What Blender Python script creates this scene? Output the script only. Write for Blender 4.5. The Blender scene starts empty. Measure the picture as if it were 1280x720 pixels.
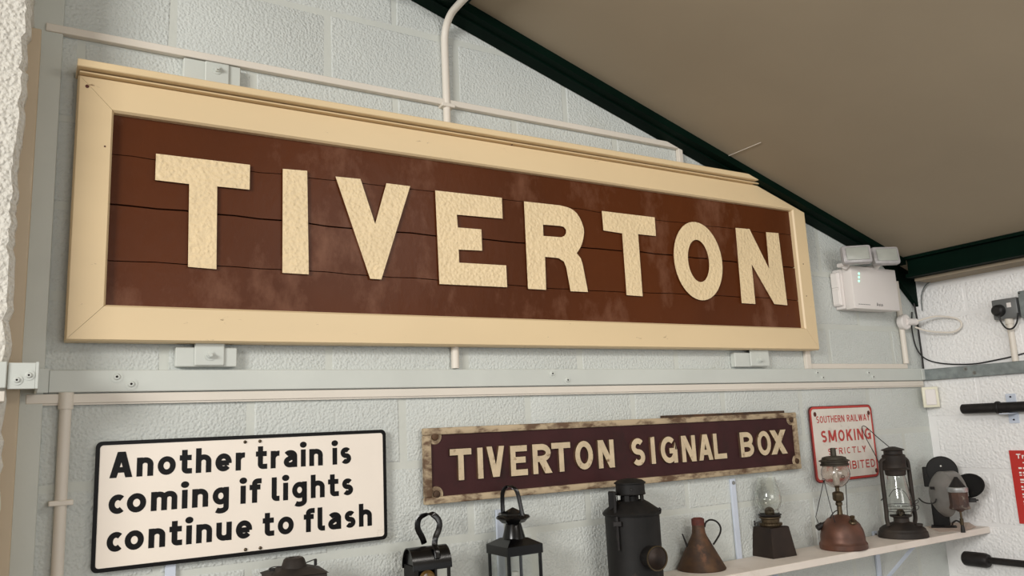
import bpy, bmesh, math, random
import numpy as np
from mathutils import Vector, Matrix
from mathutils.geometry import tessellate_polygon
random.seed(7)
PI = math.pi
scn = bpy.context.scene
COL = scn.collection

# ------------------------------------------------------------ camera, light, exposure
H = 1.6            # eye height
D = 2.25           # distance to the long wall
XW = 3.627         # right wall
FPX = 999.84
M = np.array([[0.85648518, 0.05075082, 0.5136706], [-0.51417423, 0.17134705, 0.84039577], [-0.04536517, -0.98390271, 0.17285097]])
cam = bpy.data.cameras.new('camera'); cam.sensor_width = 36; cam.lens = FPX / 1280 * 36; cam.clip_start = .05
co = bpy.data.objects.new('camera', cam); COL.objects.link(co)
r_, d_, f_ = M[:, 0], M[:, 1], M[:, 2]
co.matrix_world = Matrix(((r_[0], -d_[0], -f_[0], 0), (r_[1], -d_[1], -f_[1], 0), (r_[2], -d_[2], -f_[2], H), (0, 0, 0, 1)))
scn.camera = co
w = bpy.data.worlds.new('world'); scn.world = w; w.use_nodes = True
w.node_tree.nodes['Background'].inputs[0].default_value = (.93, .97, 1, 1)
w.node_tree.nodes['Background'].inputs[1].default_value = .34

def area(name, loc, target, sx, sy, power, col):
    l = bpy.data.lights.new(name, 'AREA'); l.shape = 'RECTANGLE'; l.size = sx; l.size_y = sy; l.energy = power; l.color = col
    o = bpy.data.objects.new(name, l); COL.objects.link(o); o.location = loc
    o.rotation_euler = (Vector(target) - Vector(loc)).to_track_quat('-Z', 'Y').to_euler(); return o
area('window_daylight', (-4.3, -1.3, 3.0), (2.2, 2.2, 1.5), 1.8, 1.2, 200, (1, .98, .94))
area('window_daylight_right', (1.2, -3.2, 1.9), (2.6, 2.2, 1.5), 2.0, 1.2, 35, (1, .98, .94))
area('ceiling_lamp', (1.7, .2, 2.72), (2.1, 1.3, 0), 1.2, .2, 14, (1, .95, .88))
scn.view_settings.view_transform = 'Standard'; scn.view_settings.look = 'None'
scn.view_settings.gamma = 1; scn.view_settings.use_curve_mapping = False
scn.view_settings.exposure = 0.37

# ------------------------------------------------------------ measuring: where a sight line of the survey meets a vertical plane
def ray(u, v): return M @ np.array([(u - 640) / FPX, (v - 360) / FPX, 1.])
def onA(u, v, y=D):
    d = ray(u, v); t = y / d[1]; return Vector((d[0] * t, y, d[2] * t + H))
def onB(u, v, x=XW):
    d = ray(u, v); t = x / d[0]; return Vector((x, d[1] * t, d[2] * t + H))

# ------------------------------------------------------------ materials
def lin(c): return tuple(((x / 255) / 12.92 if x <= 10 else (((x / 255) + .055) / 1.055) ** 2.4) for x in c) + (1,)
def mat(name, rgb, rough=.6, metal=0, var=.06, vscale=6, bump=0, bscale=60, bdist=.002, rgb2=None, patch=None, pscale=12, detail=4, voro=False, spec=.5, stretch=None, rough_var=0):
    m = bpy.data.materials.new(name); m.use_nodes = True; nt = m.node_tree; N = nt.nodes; L = nt.links
    b = N['Principled BSDF']; b.inputs['Roughness'].default_value = rough; b.inputs['Metallic'].default_value = metal
    b.inputs['Specular IOR Level'].default_value = spec
    g = N.new('ShaderNodeNewGeometry'); vec = g.outputs['Position']
    if stretch:
        mp = N.new('ShaderNodeMapping'); mp.inputs['Scale'].default_value = stretch; L.new(vec, mp.inputs[0]); vec = mp.outputs[0]
    n = N.new('ShaderNodeTexNoise'); n.inputs['Scale'].default_value = vscale; n.inputs['Detail'].default_value = detail; L.new(vec, n.inputs['Vector'])
    c1 = lin(rgb); c2 = lin(rgb2) if rgb2 else tuple(x * (1 - var * 2) for x in c1[:3]) + (1,)
    mx = N.new('ShaderNodeMix'); mx.data_type = 'RGBA'; mx.inputs[6].default_value = c1; mx.inputs[7].default_value = c2
    rp = N.new('ShaderNodeMapRange'); rp.inputs[1].default_value = .35; rp.inputs[2].default_value = .65
    L.new(n.outputs['Fac'], rp.inputs[0]); L.new(rp.outputs[0], mx.inputs[0]); out = mx.outputs[2]
    if patch:   # worn patches: (rgb, threshold, softness)
        n2 = N.new('ShaderNodeTexNoise'); n2.inputs['Scale'].default_value = pscale; n2.inputs['Detail'].default_value = 8; n2.inputs['Roughness'].default_value = .65; L.new(vec, n2.inputs['Vector'])
        r2 = N.new('ShaderNodeMapRange'); r2.inputs[1].default_value = patch[1]; r2.inputs[2].default_value = patch[1] + patch[2]; L.new(n2.outputs['Fac'], r2.inputs[0])
        m2 = N.new('ShaderNodeMix'); m2.data_type = 'RGBA'; L.new(out, m2.inputs[6]); m2.inputs[7].default_value = lin(patch[0]); L.new(r2.outputs[0], m2.inputs[0]); out = m2.outputs[2]
    L.new(out, b.inputs['Base Color'])
    if rough_var:
        rr = N.new('ShaderNodeMapRange'); rr.inputs[3].default_value = rough - rough_var; rr.inputs[4].default_value = rough + rough_var
        L.new(n.outputs['Fac'], rr.inputs[0]); L.new(rr.outputs[0], b.inputs['Roughness'])
    if bump:
        nb = N.new('ShaderNodeTexNoise'); nb.inputs['Scale'].default_value = bscale; nb.inputs['Detail'].default_value = 5; nb.inputs['Roughness'].default_value = .55; L.new(vec, nb.inputs['Vector'])
        h = nb.outputs['Fac']
        if voro:
            vo = N.new('ShaderNodeTexVoronoi'); vo.feature = 'SMOOTH_F1'; vo.inputs['Scale'].default_value = bscale * 1.3; L.new(vec, vo.inputs['Vector'])
            ad = N.new('ShaderNodeMath'); ad.operation = 'SUBTRACT'; L.new(h, ad.inputs[0]); L.new(vo.outputs['Distance'], ad.inputs[1]); h = ad.outputs[0]
        bp = N.new('ShaderNodeBump'); bp.inputs['Strength'].default_value = bump; bp.inputs['Distance'].default_value = bdist
        L.new(h, bp.inputs['Height']); L.new(bp.outputs[0], b.inputs['Normal'])
    return m
def glassm(name, tint=(.95, .96, .94, 1), rough=.03):
    m = bpy.data.materials.new(name); m.use_nodes = True; b = m.node_tree.nodes['Principled BSDF']
    b.inputs['Base Color'].default_value = tint; b.inputs['Transmission Weight'].default_value = 1; b.inputs['Roughness'].default_value = rough; b.inputs['IOR'].default_value = 1.45
    return m
MT = dict(
 block=mat('green_white_block_paint', (206, 210, 206), .6, bump=.6, bscale=115, bdist=.005, voro=True, var=.03, vscale=3, patch=((190, 190, 178), .62, .2), pscale=5),
 mortar=mat('green_white_joint_paint', (205, 208, 201), .6, bump=.3, bscale=30, bdist=.004, var=.03, vscale=4),
 blockw=mat('glossy_white_block_paint', (243, 242, 241), .36, bump=.6, bscale=75, bdist=.006, voro=True, var=.02, vscale=3),
 mortarw=mat('white_joint_paint', (240, 239, 238), .45, bump=.3, bscale=40, bdist=.004, var=.02),
 pier=mat('rough_render', (222, 218, 208), .6, bump=.8, bscale=90, bdist=.007, voro=True, var=.04),
 ceil=mat('beige_ceiling_board', (166, 152, 130), .85, bump=.1, bscale=300, bdist=.001, var=.05, vscale=1.2),
 floor=mat('grey_floor', (120, 112, 104), .7, bump=.2, bscale=80, var=.1),
 green=mat('dark_green_gloss_paint', (4, 24, 16), .6, spec=.06, bump=.15, bscale=30, var=.15),
 timber=mat('weathered_timber', (165, 150, 128), .8, bump=.4, bscale=60, stretch=(1, .1, 1), var=.15),
 pinkwhite=mat('cream_white_plastic', (226, 218, 206), .45, var=.02),
 batten=mat('cream_batten_paint', (196, 178, 152), .55, var=.05, bump=.2, bscale=40, stretch=(1, 1, .1)),
 rail=mat('pale_grey_rail_paint', (206, 210, 204), .42, var=.03, bump=.15, bscale=30, bdist=.001),
 galv=mat('galvanised_steel', (150, 158, 158), .42, metal=.45, var=.15, vscale=30, bump=.1, bscale=50),
 cream=mat('cream_gloss_paint', (233, 208, 166), .42, var=.035, vscale=3, bump=.22, bscale=22, bdist=.003, patch=((150, 120, 86), .665, .05), pscale=30, stretch=(.35, 1, 1)),
 letter=mat('cream_letter_paint', (238, 214, 172), .42, var=.03, vscale=9, bump=.8, bscale=75, bdist=.0035, voro=True),
 brown=mat('chocolate_brown_paint', (92, 47, 21), .38, var=.12, vscale=3, bump=.4, bscale=26, bdist=.0035, stretch=(.9, 1, .55), patch=((116, 76, 56), .53, .16), pscale=6, spec=.18, rough_var=.1),
 crack=mat('dark_crack', (26, 12, 8), .9),
 maroon=mat('maroon_enamel', (62, 30, 31), .55, var=.12, vscale=10, patch=((45, 26, 24), .55, .15), pscale=8, spec=.25),
 oldcream=mat('worn_cream_paint', (212, 192, 160), .65, var=.08, vscale=30, bump=.4, bscale=90, bdist=.002, patch=((124, 96, 70), .6, .1), pscale=34),
 oldcream2=mat('worn_cream_border', (186, 166, 136), .7, var=.12, vscale=22, bump=.6, bscale=60, bdist=.003, patch=((98, 74, 54), .48, .12), pscale=22, stretch=(.5, 1, 1)),
 signwhite=mat('off_white_sign_face', (243, 232, 219), .35, var=.015, vscale=6, patch=((205, 192, 175), .66, .12), pscale=14),
 black=mat('black_gloss_paint', (14, 12, 12), .4, var=.1, spec=.15),
 enamel=mat('grubby_white_enamel', (226, 219, 208), .3, var=.04, vscale=12, patch=((160, 144, 124), .6, .2), pscale=10),
 red=mat('red_enamel', (196, 62, 54), .35, var=.1), darkred=mat('dark_red_edge', (120, 30, 28), .4, var=.35, vscale=20),
 iron=mat('dark_iron', (34, 30, 29), .5, spec=.35, var=.2, vscale=30, bump=.3, bscale=90, bdist=.001),
 matt=mat('matt_black_iron', (24, 22, 21), .6, spec=.3, var=.2, vscale=20, bump=.3, bscale=70, bdist=.001, patch=((46, 38, 31), .62, .1), pscale=20),
 gloss=mat('black_japanned', (10, 9, 10), .24, var=.2, spec=.4),
 tin=mat('aged_brown_tin', (60, 52, 46), .6, metal=.15, spec=.3, rgb2=(40, 35, 32), vscale=14, bump=.3, bscale=70, bdist=.001),
 cann=mat('brown_rust_canister', (98, 66, 50), .6, rgb2=(60, 42, 36), vscale=18, bump=.3, bscale=60, bdist=.001, patch=((130, 122, 110), .58, .1), pscale=22),
 rust=mat('rusty_tin', (92, 66, 44), .6, metal=.35, rgb2=(62, 46, 36), vscale=20, bump=.4, bscale=60, bdist=.0015, patch=((102, 70, 50), .56, .1), pscale=16),
 redrust=mat('red_brown_rust', (96, 44, 34), .7, var=.2, vscale=60, bump=.4, bscale=90),
 bronze=mat('dark_bronze', (50, 38, 31), .42, metal=.5, var=.15, vscale=20, patch=((34, 28, 26), .55, .15)),
 brass=mat('tarnished_brass', (92, 78, 58), .42, metal=.7, var=.2, vscale=40, bump=.2),
 copper=mat('tarnished_copper', (112, 74, 58), .46, metal=.4, rgb2=(84, 58, 48), vscale=12, rough_var=.1),
 verd=mat('verdigris_cap', (74, 70, 58), .6, metal=.4, rgb2=(52, 44, 36), vscale=25),
 white=mat('white_shelf_paint', (232, 222, 212), .55, var=.04, vscale=8, bump=.15, bscale=20, patch=((196, 182, 166), .6, .2), pscale=7),
 strip=mat('blue_white_plastic', (204, 212, 226), .4, var=.02),
 plasticw=mat('white_plastic', (232, 226, 222), .4, var=.01), plasticg=mat('grey_lamp_lens', (176, 172, 172), .25, var=.06, vscale=60, bump=.3, bscale=120, bdist=.001),
 ivory=mat('ivory_plastic', (232, 228, 206), .45, var=.02),
 socket=mat('grey_socket_metal', (118, 120, 120), .4, metal=.3, var=.05), rubber=mat('black_rubber', (18, 18, 18), .5),
 drum=mat('grey_painted_steel', (138, 134, 130), .45, metal=.3, var=.08, vscale=20, patch=((104, 94, 86), .62, .1)),
 chrome=mat('polished_ring', (200, 200, 200), .4, metal=.8), redcard=mat('red_board', (196, 54, 48), .4, var=.02),
 printw=mat('white_print', (245, 238, 232), .5, var=.01), amber=mat('amber_glass_lens', (112, 84, 40), .15, var=.3, vscale=40),
 candle=mat('white_wax', (224, 222, 214), .5), silver=mat('steel_screw', (150, 150, 146), .35, metal=.8), paper=mat('dusty_paper', (206, 186, 172), .8, var=.08),
 frost=mat('dusty_window_glass', (172, 174, 166), .3, var=.08, vscale=12),
)
MT['glass'] = glassm('clear_lamp_glass'); MT['smoky'] = glassm('smoky_lamp_glass', (.86, .83, .8, 1), .12)
led = bpy.data.materials.new('green_led'); led.use_nodes = True
led.node_tree.nodes['Principled BSDF'].inputs['Emission Color'].default_value = (.1, 1, .55, 1); led.node_tree.nodes['Principled BSDF'].inputs['Emission Strength'].default_value = 1.2
MT['led'] = led

# ------------------------------------------------------------ mesh helpers
class MB:
    def __init__(s): s.v = []; s.f = []
    def add(s, vs, fs): o = len(s.v); s.v += [tuple(v) for v in vs]; s.f += [tuple(i + o for i in f) for f in fs]; return s
    def box(s, x0, x1, y0, y1, z0, z1, bev=0, M4=None):
        b = bmesh.new(); bmesh.ops.create_cube(b, size=1)
        for v in b.verts: v.co = Vector(((x0 + x1) / 2 + v.co.x * (x1 - x0), (y0 + y1) / 2 + v.co.y * (y1 - y0), (z0 + z1) / 2 + v.co.z * (z1 - z0)))
        if bev: bmesh.ops.bevel(b, geom=b.edges[:], offset=bev, segments=2 if bev > .003 else 1, affect='EDGES', profile=.5)
        if M4: bmesh.ops.transform(b, matrix=M4, verts=b.verts)
        b.verts.index_update(); s.add([v.co[:] for v in b.verts], [[v.index for v in f.verts] for f in b.faces]); b.free(); return s
    def lathe(s, prof, c=(0, 0, 0), n=40, M4=None, close=False, a0=0, a1=2 * PI, sx=1, sy=1):
        full = abs(a1 - a0 - 2 * PI) < 1e-6; k = n if full else n + 1
        vs = []
        for (r, z) in prof:
            for i in range(k):
                a = a0 + (a1 - a0) * i / n
                p = Vector((r * math.cos(a) * sx, r * math.sin(a) * sy, z))
                if M4: p = M4 @ p
                vs.append(p + Vector(c))
        fs = []
        m = len(prof)
        for j in range(m if close else m - 1):
            for i in range(n):
                i2 = (i + 1) % k if full else i + 1
                j2 = (j + 1) % m
                fs.append((j * k + i, j * k + i2, j2 * k + i2, j2 * k + i))
        if not close and full:
            if prof[0][0] > 1e-5: fs.append(tuple(range(k))[::-1])
            if prof[-1][0] > 1e-5: fs.append(tuple((m - 1) * k + i for i in range(k)))
        return s.add(vs, fs)
    def tube(s, pts, r, n=10, closed=False, flat=None):
        pts = [Vector(p) for p in pts]; N = len(pts); rings = []; up = None
        for i, p in enumerate(pts):
            a = pts[(i - 1) % N] if (i or closed) else p; b = pts[(i + 1) % N] if (i < N - 1 or closed) else p
            t = (b - a).normalized()
            if up is None: up = t.orthogonal().normalized() if flat is None else Vector(flat)
            if flat is not None: up = Vector(flat)
            sd = t.cross(up).normalized(); u2 = sd.cross(t).normalized(); up = u2
            rr = r[i] if isinstance(r, (list, tuple)) else r
            ra, rb = (rr if isinstance(rr, tuple) else (rr, rr))
            rings.append([p + sd * (math.cos(q * 2 * PI / n) * ra) + u2 * (math.sin(q * 2 * PI / n) * rb) for q in range(n)])
        vs = [v for g in rings for v in g]; fs = []
        for j in range(N if closed else N - 1):
            j2 = (j + 1) % N
            for i in range(n): fs.append((j * n + i, j * n + (i + 1) % n, j2 * n + (i + 1) % n, j2 * n + i))
        if not closed: fs += [tuple(range(n))[::-1], tuple((N - 1) * n + i for i in range(n))]
        return s.add(vs, fs)
    def cyl(s, a, b, r, n=24, r2=None, bev=0):
        a = Vector(a); b = Vector(b); h = (b - a).length; q = (b - a).to_track_quat('Z', 'Y').to_matrix().to_4x4(); r2 = r if r2 is None else r2
        pr = [(r, 0), (r2, h)] if not bev else [(r - bev, 0), (r, bev), (r2, h - bev), (r2 - bev, h)]
        return s.lathe([(0, 0)] + pr + [(0, h)], a, n, q)
    def prism(s, poly, vec, holes=()):
        """flat polygon (3-D points) pushed along vec; holes are open"""
        vec = Vector(vec); loops = [[Vector(p) for p in poly]] + [[Vector(p) for p in h] for h in holes]
        flat = [p for l in loops for p in l]; n = len(flat)
        tri = tessellate_polygon(loops)
        vs = flat + [p + vec for p in flat]; fs = [tuple(t) for t in tri] + [tuple(i + n for i in t)[::-1] for t in tri]
        o = 0
        for l in loops:
            k = len(l)
            for i in range(k): j = (i + 1) % k; fs.append((o + i, o + j, o + j + n, o + i + n))
            o += k
        return s.add(vs, fs)
    def ribbon(s, pts, wd, P, closed=False, depth=0, bev=0):
        """stroke of width wd along 2-D points; P(x, z, d) places a point, d toward the viewer"""
        pts = [Vector(p) for p in pts]; N = len(pts)
        L = []; R = []; L2 = []; R2 = []
        for i, p in enumerate(pts):
            a = pts[(i - 1) % N] if (i or closed) else None; b = pts[(i + 1) % N] if (i < N - 1 or closed) else None
            if a is None: t = (b - p).normalized(); nrm = Vector((-t.y, t.x)); m = 1
            elif b is None: t = (p - a).normalized(); nrm = Vector((-t.y, t.x)); m = 1
            else:
                t1 = (p - a).normalized(); t2 = (b - p).normalized(); n1 = Vector((-t1.y, t1.x)); n2 = Vector((-t2.y, t2.x)); nrm = (n1 + n2)
                if nrm.length < 1e-4: nrm = n1
                nrm.normalize(); m = 1 / max(.35, nrm.dot(n1))
            L.append(p + nrm * wd / 2 * m); R.append(p - nrm * wd / 2 * m)
            L2.append(p + nrm * (wd / 2 + bev) * m); R2.append(p - nrm * (wd / 2 + bev) * m)
        vs = [P(q.x, q.y, depth) for q in L] + [P(q.x, q.y, depth) for q in R]; fs = []
        seg = N if closed else N - 1
        for i in range(seg): j = (i + 1) % N; fs.append((i, j, N + j, N + i))
        if depth:
            vs += [P(q.x, q.y, 0) for q in L2] + [P(q.x, q.y, 0) for q in R2]
            for i in range(seg):
                j = (i + 1) % N; fs += [(i, j, 2 * N + j, 2 * N + i), (N + i, N + j, 3 * N + j, 3 * N + i)]
            if not closed: fs += [(0, N, 3 * N, 2 * N), (N - 1, 2 * N - 1, 4 * N - 1, 3 * N - 1)]
        return s.add(vs, fs)
def solid(vs): pass
def obj(name, mb, material, parent=None, world=False, smooth=30, label=None, kind=None):
    m = bpy.data.meshes.new(name); off = Vector((0, 0, 0))
    vs = mb.v
    if world and parent is not None:
        inv = wm(parent).inverted(); vs = [tuple(inv @ Vector(v)) for v in vs]
    m.from_pydata(vs, [], mb.f)
    b = bmesh.new(); b.from_mesh(m); bmesh.ops.remove_doubles(b, verts=b.verts, dist=1e-6); bmesh.ops.recalc_face_normals(b, faces=b.faces); b.to_mesh(m); b.free()
    if smooth:
        m.shade_smooth(); m.set_sharp_from_angle(angle=math.radians(smooth))
    m.materials.append(MT[material] if isinstance(material, str) else material)
    o = bpy.data.objects.new(name, m); COL.objects.link(o)
    if parent is not None: o.parent = parent
    if label: o['label'] = label
    if kind: o['kind'] = kind
    return o
def sides(o, m='brown'):
    o.data.materials.append(MT[m])
    for f in o.data.polygons:
        if abs(f.normal.y) < .5: f.material_index = 1
def wm(o):
    mt = Matrix.LocRotScale(o.location, o.rotation_euler, o.scale)
    return wm(o.parent) @ mt if o.parent else mt
def thing(name, label, cat, loc=(0, 0, 0), rz=0, group=None):
    o = bpy.data.objects.new(name, None); COL.objects.link(o); o.empty_display_size = .05; o.location = loc; o.rotation_euler = (0, 0, rz)
    o['label'] = label; o['category'] = cat
    if group: o['group'] = group
    return o
def tag(o, label, cat, group=None):
    o['label'] = label; o['category'] = cat
    if group: o['group'] = group
    return o
def struct(name, mb, material, smooth=30): return obj(name, mb, material, None, smooth=smooth, kind='structure')
def center(o):   # move the origin of a one-mesh thing to its base
    m = o.data; xs = [v.co for v in m.vertices]; c = Vector(((min(v.x for v in xs) + max(v.x for v in xs)) / 2, (min(v.y for v in xs) + max(v.y for v in xs)) / 2, min(v.z for v in xs)))
    m.transform(Matrix.Translation(-c)); o.location = c; return o
def arc(cx, cy, rx, ry, a0, a1, n=None):
    n = n or max(3, int(abs(a1 - a0) / 14)); return [(cx + rx * math.cos(math.radians(a0 + (a1 - a0) * i / n)), cy + ry * math.sin(math.radians(a0 + (a1 - a0) * i / n))) for i in range(n + 1)]
def spline(pts, n=6):
    P = [Vector(p) for p in pts]; P = [P[0] * 2 - P[1]] + P + [P[-1] * 2 - P[-2]]; out = []
    for i in range(1, len(P) - 2):
        for k in range(n):
            t = k / n; a, b, c, d = P[i - 1:i + 3]
            out.append(.5 * (2 * b + (c - a) * t + (2 * a - 5 * b + 4 * c - d) * t * t + (3 * b - a - 3 * c + d) * t ** 3))
    out.append(P[-2]); return out

# ------------------------------------------------------------ lettering: strokes of our own (cap height 1)
def glyph(c, s):
    h = s / 2; X = .74; xh = X; e = lambda w: w
    if c in 'IitlLTEFHKMNVWXYAZ' or True: pass
    G = None
    if c == 'T': w = .62; G = [[(0, 1 - h), (w, 1 - h)], [(w / 2, 1 - h), (w / 2, 0)]]
    elif c == 'I': w = s; G = [[(h, 0), (h, 1)]]
    elif c == 'V': w = .68; G = [[(h * .9, 1), (w / 2, .06), (w - h * .9, 1)]]; G = [('q', (w / 2 - h * .2, 0), (h * 1.05, 1)), ('q', (w / 2 + h * .2, 0), (w - h * 1.05, 1))]
    elif c == 'E': w = .54; G = [[(w, 1 - h), (h, 1 - h), (h, h), (w, h)], [(h, .52), (w * .9, .52)]]
    elif c == 'L': w = .5; G = [[(h, 1), (h, h), (w, h)]]
    elif c == 'H': w = .64; G = [[(h, 0), (h, 1)], [(w - h, 0), (w - h, 1)], [(h, .5), (w - h, .5)]]
    elif c == 'N': w = .66; G = [[(h, 0), (h, 1)], [(w - h, 0), (w - h, 1)], ('q', (w - h * 1.1, 0), (h * 1.1, 1))]
    elif c == 'M': w = .82; G = [[(h, 0), (h, 1)], [(w - h, 0), (w - h, 1)], ('q', (w / 2, .1), (h * 1.1, 1)), ('q', (w / 2, .1), (w - h * 1.1, 1))]
    elif c == 'A': w = .72; G = [('q', (h * 1.05, 0), (w / 2 - h * .15, 1)), ('q', (w - h * 1.05, 0), (w / 2 + h * .15, 1)), [(w * .22, .3), (w * .78, .3)]]
    elif c == 'K': w = .64; G = [[(h, 0), (h, 1)], ('q', (h * 1.2, .38), (w - h * 1.3, 1)), ('q', (w - h * 1.2, 0), (w * .42, .6))]
    elif c == 'X': w = .66; G = [('q', (h * 1.1, 0), (w - h * 1.1, 1)), ('q', (w - h * 1.1, 0), (h * 1.1, 1))]
    elif c == 'Y': w = .64; G = [('q', (w / 2, .42), (h * 1.1, 1)), ('q', (w / 2, .42), (w - h * 1.1, 1)), [(w / 2, .5), (w / 2, 0)]]
    elif c == 'W': w = .94; G = [('q', (w * .28, 0), (h * 1.05, 1)), ('q', (w * .28, 0), (w / 2, 1)), ('q', (w * .72, 0), (w / 2, 1)), ('q', (w * .72, 0), (w - h * 1.05, 1))]
    elif c in 'OQ': w = .68; G = [('c', arc(w / 2, .5, w / 2 - h, .5 - h, 0, 345, 23))]
    elif c == 'C': w = .62; G = [arc(w / 2 + .02, .5, w / 2 - h, .5 - h, 48, 312)]
    elif c == 'G': w = .66; G = [arc(w / 2, .5, w / 2 - h, .5 - h, 48, 360) + [(w - h, .42)], [(w - h, .46), (w * .52, .46)], [(w - h, .5), (w - h, 0)]]
    elif c == 'U': w = .62; r = w / 2 - h; G = [[(h, 1), (h, h + r)] + arc(w / 2, h + r, r, r, 180, 360)[1:] + [(w - h, 1)]]
    elif c in 'RPB':
        w = .6; r = (1 - 2 * h) / 4; yb = .5
        top = [(h, 1 - h), (w - h - r, 1 - h)] + arc(w - h - r, 1 - h - r, r, r, 90, -90)[1:] + [(h, 1 - h - 2 * r)]
        G = [[(h, 0), (h, 1)], top]
        if c == 'R': G.append(('q', (w - h * 1.1, 0), (w * .48, 1 - h - 2 * r)))
        if c == 'B': G.append([(w - h - r, h + 2 * r)] + arc(w - h - r * 1.0, h + r, r * 1.1, r, 90, -90)[1:] + [(h, h)])
    elif c == 'D': w = .64; G = [[(h, 0), (h, 1)], [(h, 1 - h), (w * .4, 1 - h)] + arc(w * .4, .5, w * .6 - h, .5 - h, 90, -90)[1:] + [(h, h)]]
    elif c in 'Ss':
        k = 1 if c == 'S' else X; w = .56 if c == 'S' else .46; r = (k / 2 - h) / 2; rx = w / 2 - h
        G = [arc(w / 2, k - h - r, rx, r, 35, 270, 14)[:] + arc(w / 2, h + r, rx, r, 90, -145, 14)[1:]]
    elif c == 'o': w = .62; G = [('c', arc(w / 2, X / 2, w / 2 - h, X / 2 - h, 0, 345, 23))]
    elif c == 'c': w = .43; G = [arc(.29, X / 2, .29 - h, X / 2 - h, 48, 312)]
    elif c == 'e': w = .6; G = [[(h, X / 2), (w - h, X / 2)] + arc(w / 2, X / 2, w / 2 - h, X / 2 - h, 0, 318)[1:]]; G = [[(h, X * .47), (w - h, X * .47)], arc(w / 2, X / 2, w / 2 - h, X / 2 - h, -9, 320)]
    elif c == 'n': w = .56; r = w / 2 - h; G = [[(h, 0), (h, X)], arc(w / 2, X - h - r, r, r, 180, 0) + [(w - h, 0)]]
    elif c == 'h': w = .56; r = w / 2 - h; G = [[(h, 0), (h, 1)], arc(w / 2, X - h - r, r, r, 180, 0) + [(w - h, 0)]]
    elif c == 'k': w = .54; G = [[(h, 0), (h, 1)], ('q', (h * 1.3, .28), (w - h * 1.3, X)), ('q', (w - h * 1.2, 0), (w * .44, X * .62))]
    elif c == 'v': w = .54; G = [('q', (w / 2 - h * .2, 0), (h, X)), ('q', (w / 2 + h * .2, 0), (w - h, X))]
    elif c == 'u': w = .56; r = w / 2 - h; G = [[(w - h, 0), (w - h, X)], [(h, X), (h, h + r)] + arc(w / 2, h + r, r, r, 180, 360)[1:]]
    elif c == 'm': w = .86; r = (w - s) / 4; G = [[(h, 0), (h, X)], arc(h + r, X - h - r, r, r, 180, 0) + [(h + 2 * r, 0)], arc(h + 3 * r, X - h - r, r, r, 180, 0) + [(w - h, 0)]]
    elif c == 'r': w = .38; G = [[(h, 0), (h, X)], arc(h + .2, X - h - .22, .2, .22, 180, 80)]
    elif c == 'i': w = s; G = [[(h, 0), (h, X)], ('d', (h, .945))]
    elif c == 'l': w = .3; G = [[(h, 1), (h, h + .1)] + arc(h + .1, h + .1, .1, .1, 180, 270)[1:] + [(w, h)]]
    elif c == 't': w = .42; x = .06 + h; G = [[(x, .96), (x, h + .1)] + arc(x + .1, h + .1, .1, .1, 180, 270)[1:] + [(w, h)], [(0, X - h * .9), (w - .02, X - h * .9)]]
    elif c == 'f': w = .4; x = .07 + h; G = [[(x, 0), (x, 1 - h - .1)] + arc(x + .11, 1 - h - .1, .11, .1, 180, 90)[1:] + [(w + .02, 1 - h)], [(0, X - h * .9), (w - .02, X - h * .9)]]
    elif c == 'a': w = .54; G = [arc(w / 2 - .01, X - h - .15, w / 2 - h + .01, .15, 150, 0) + [(w - h, 0)], [(w - h, X * .56), (w * .48, X * .56)] + arc(w * .44, X * .28 + h * .28, w * .44 - h, X * .28 - h * .72, 90, 270)[1:] + [(w * .55, h), (w - h, h + .08)]]
    elif c == 'g': w = .58; G = [('c', arc(w / 2, X / 2 + .02, w / 2 - h, X / 2 - h - .02, 0, 345, 20)), [(w - h, X), (w - h, -.08)] + arc(w / 2, -.08, w / 2 - h, .13, 0, -140)[1:]]
    elif c == '-': w = .3; G = [[(0, .4), (w, .4)]]
    else: w = .3; G = []
    return w, G
def draw(mb, c, x0, z0, hgt, P, s=.2, sx=1, depth=0, bev=0, xh=None):
    w, G = glyph(c, s); P0 = P
    for gi, g in enumerate(G):
        closed = False; P_ = P
        P = (lambda x, z, d, P0=P0, e=gi * .00012: P0(x, z, d + e)) if gi else P0
        if isinstance(g, tuple) and g[0] == 'd':
            cx, cy = g[1]; r = s * .62
            ring = [(x0 + (cx + r * math.cos(a * PI / 8)) * hgt * sx, z0 + (cy + r * math.sin(a * PI / 8)) * hgt) for a in range(16)]
            mb.add([P(x, z, depth) for x, z in ring], [tuple(range(16))]); continue
        if isinstance(g, tuple) and g[0] == 'q':   # slanting stroke with level ends
            (xa, za), (xb, zb) = g[1], g[2]; hw = s / 2 * math.sqrt(1 + ((xb - xa) / (zb - za)) ** 2); e = bev
            qd = [(x0 + (xa - hw) * hgt * sx, z0 + za * hgt), (x0 + (xa + hw) * hgt * sx, z0 + za * hgt), (x0 + (xb + hw) * hgt * sx, z0 + zb * hgt), (x0 + (xb - hw) * hgt * sx, z0 + zb * hgt)]
            sg_ = 1 if zb > za else -1
            ou = [(qd[0][0] - e, qd[0][1] - e * sg_), (qd[1][0] + e, qd[1][1] - e * sg_), (qd[2][0] + e, qd[2][1] + e * sg_), (qd[3][0] - e, qd[3][1] + e * sg_)]
            mb.add([P(x, z, depth) for x, z in qd] + [P(x, z, 0) for x, z in ou], [(0, 1, 2, 3)] + ([(i, (i + 1) % 4, 4 + (i + 1) % 4, 4 + i) for i in range(4)] if depth else [])); continue
        if isinstance(g, tuple): closed = True; g = g[1]
        mb.ribbon([(x0 + p[0] * hgt * sx, z0 + p[1] * hgt) for p in g], s * hgt, P, closed, depth, bev)
    return w * hgt * sx
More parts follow.
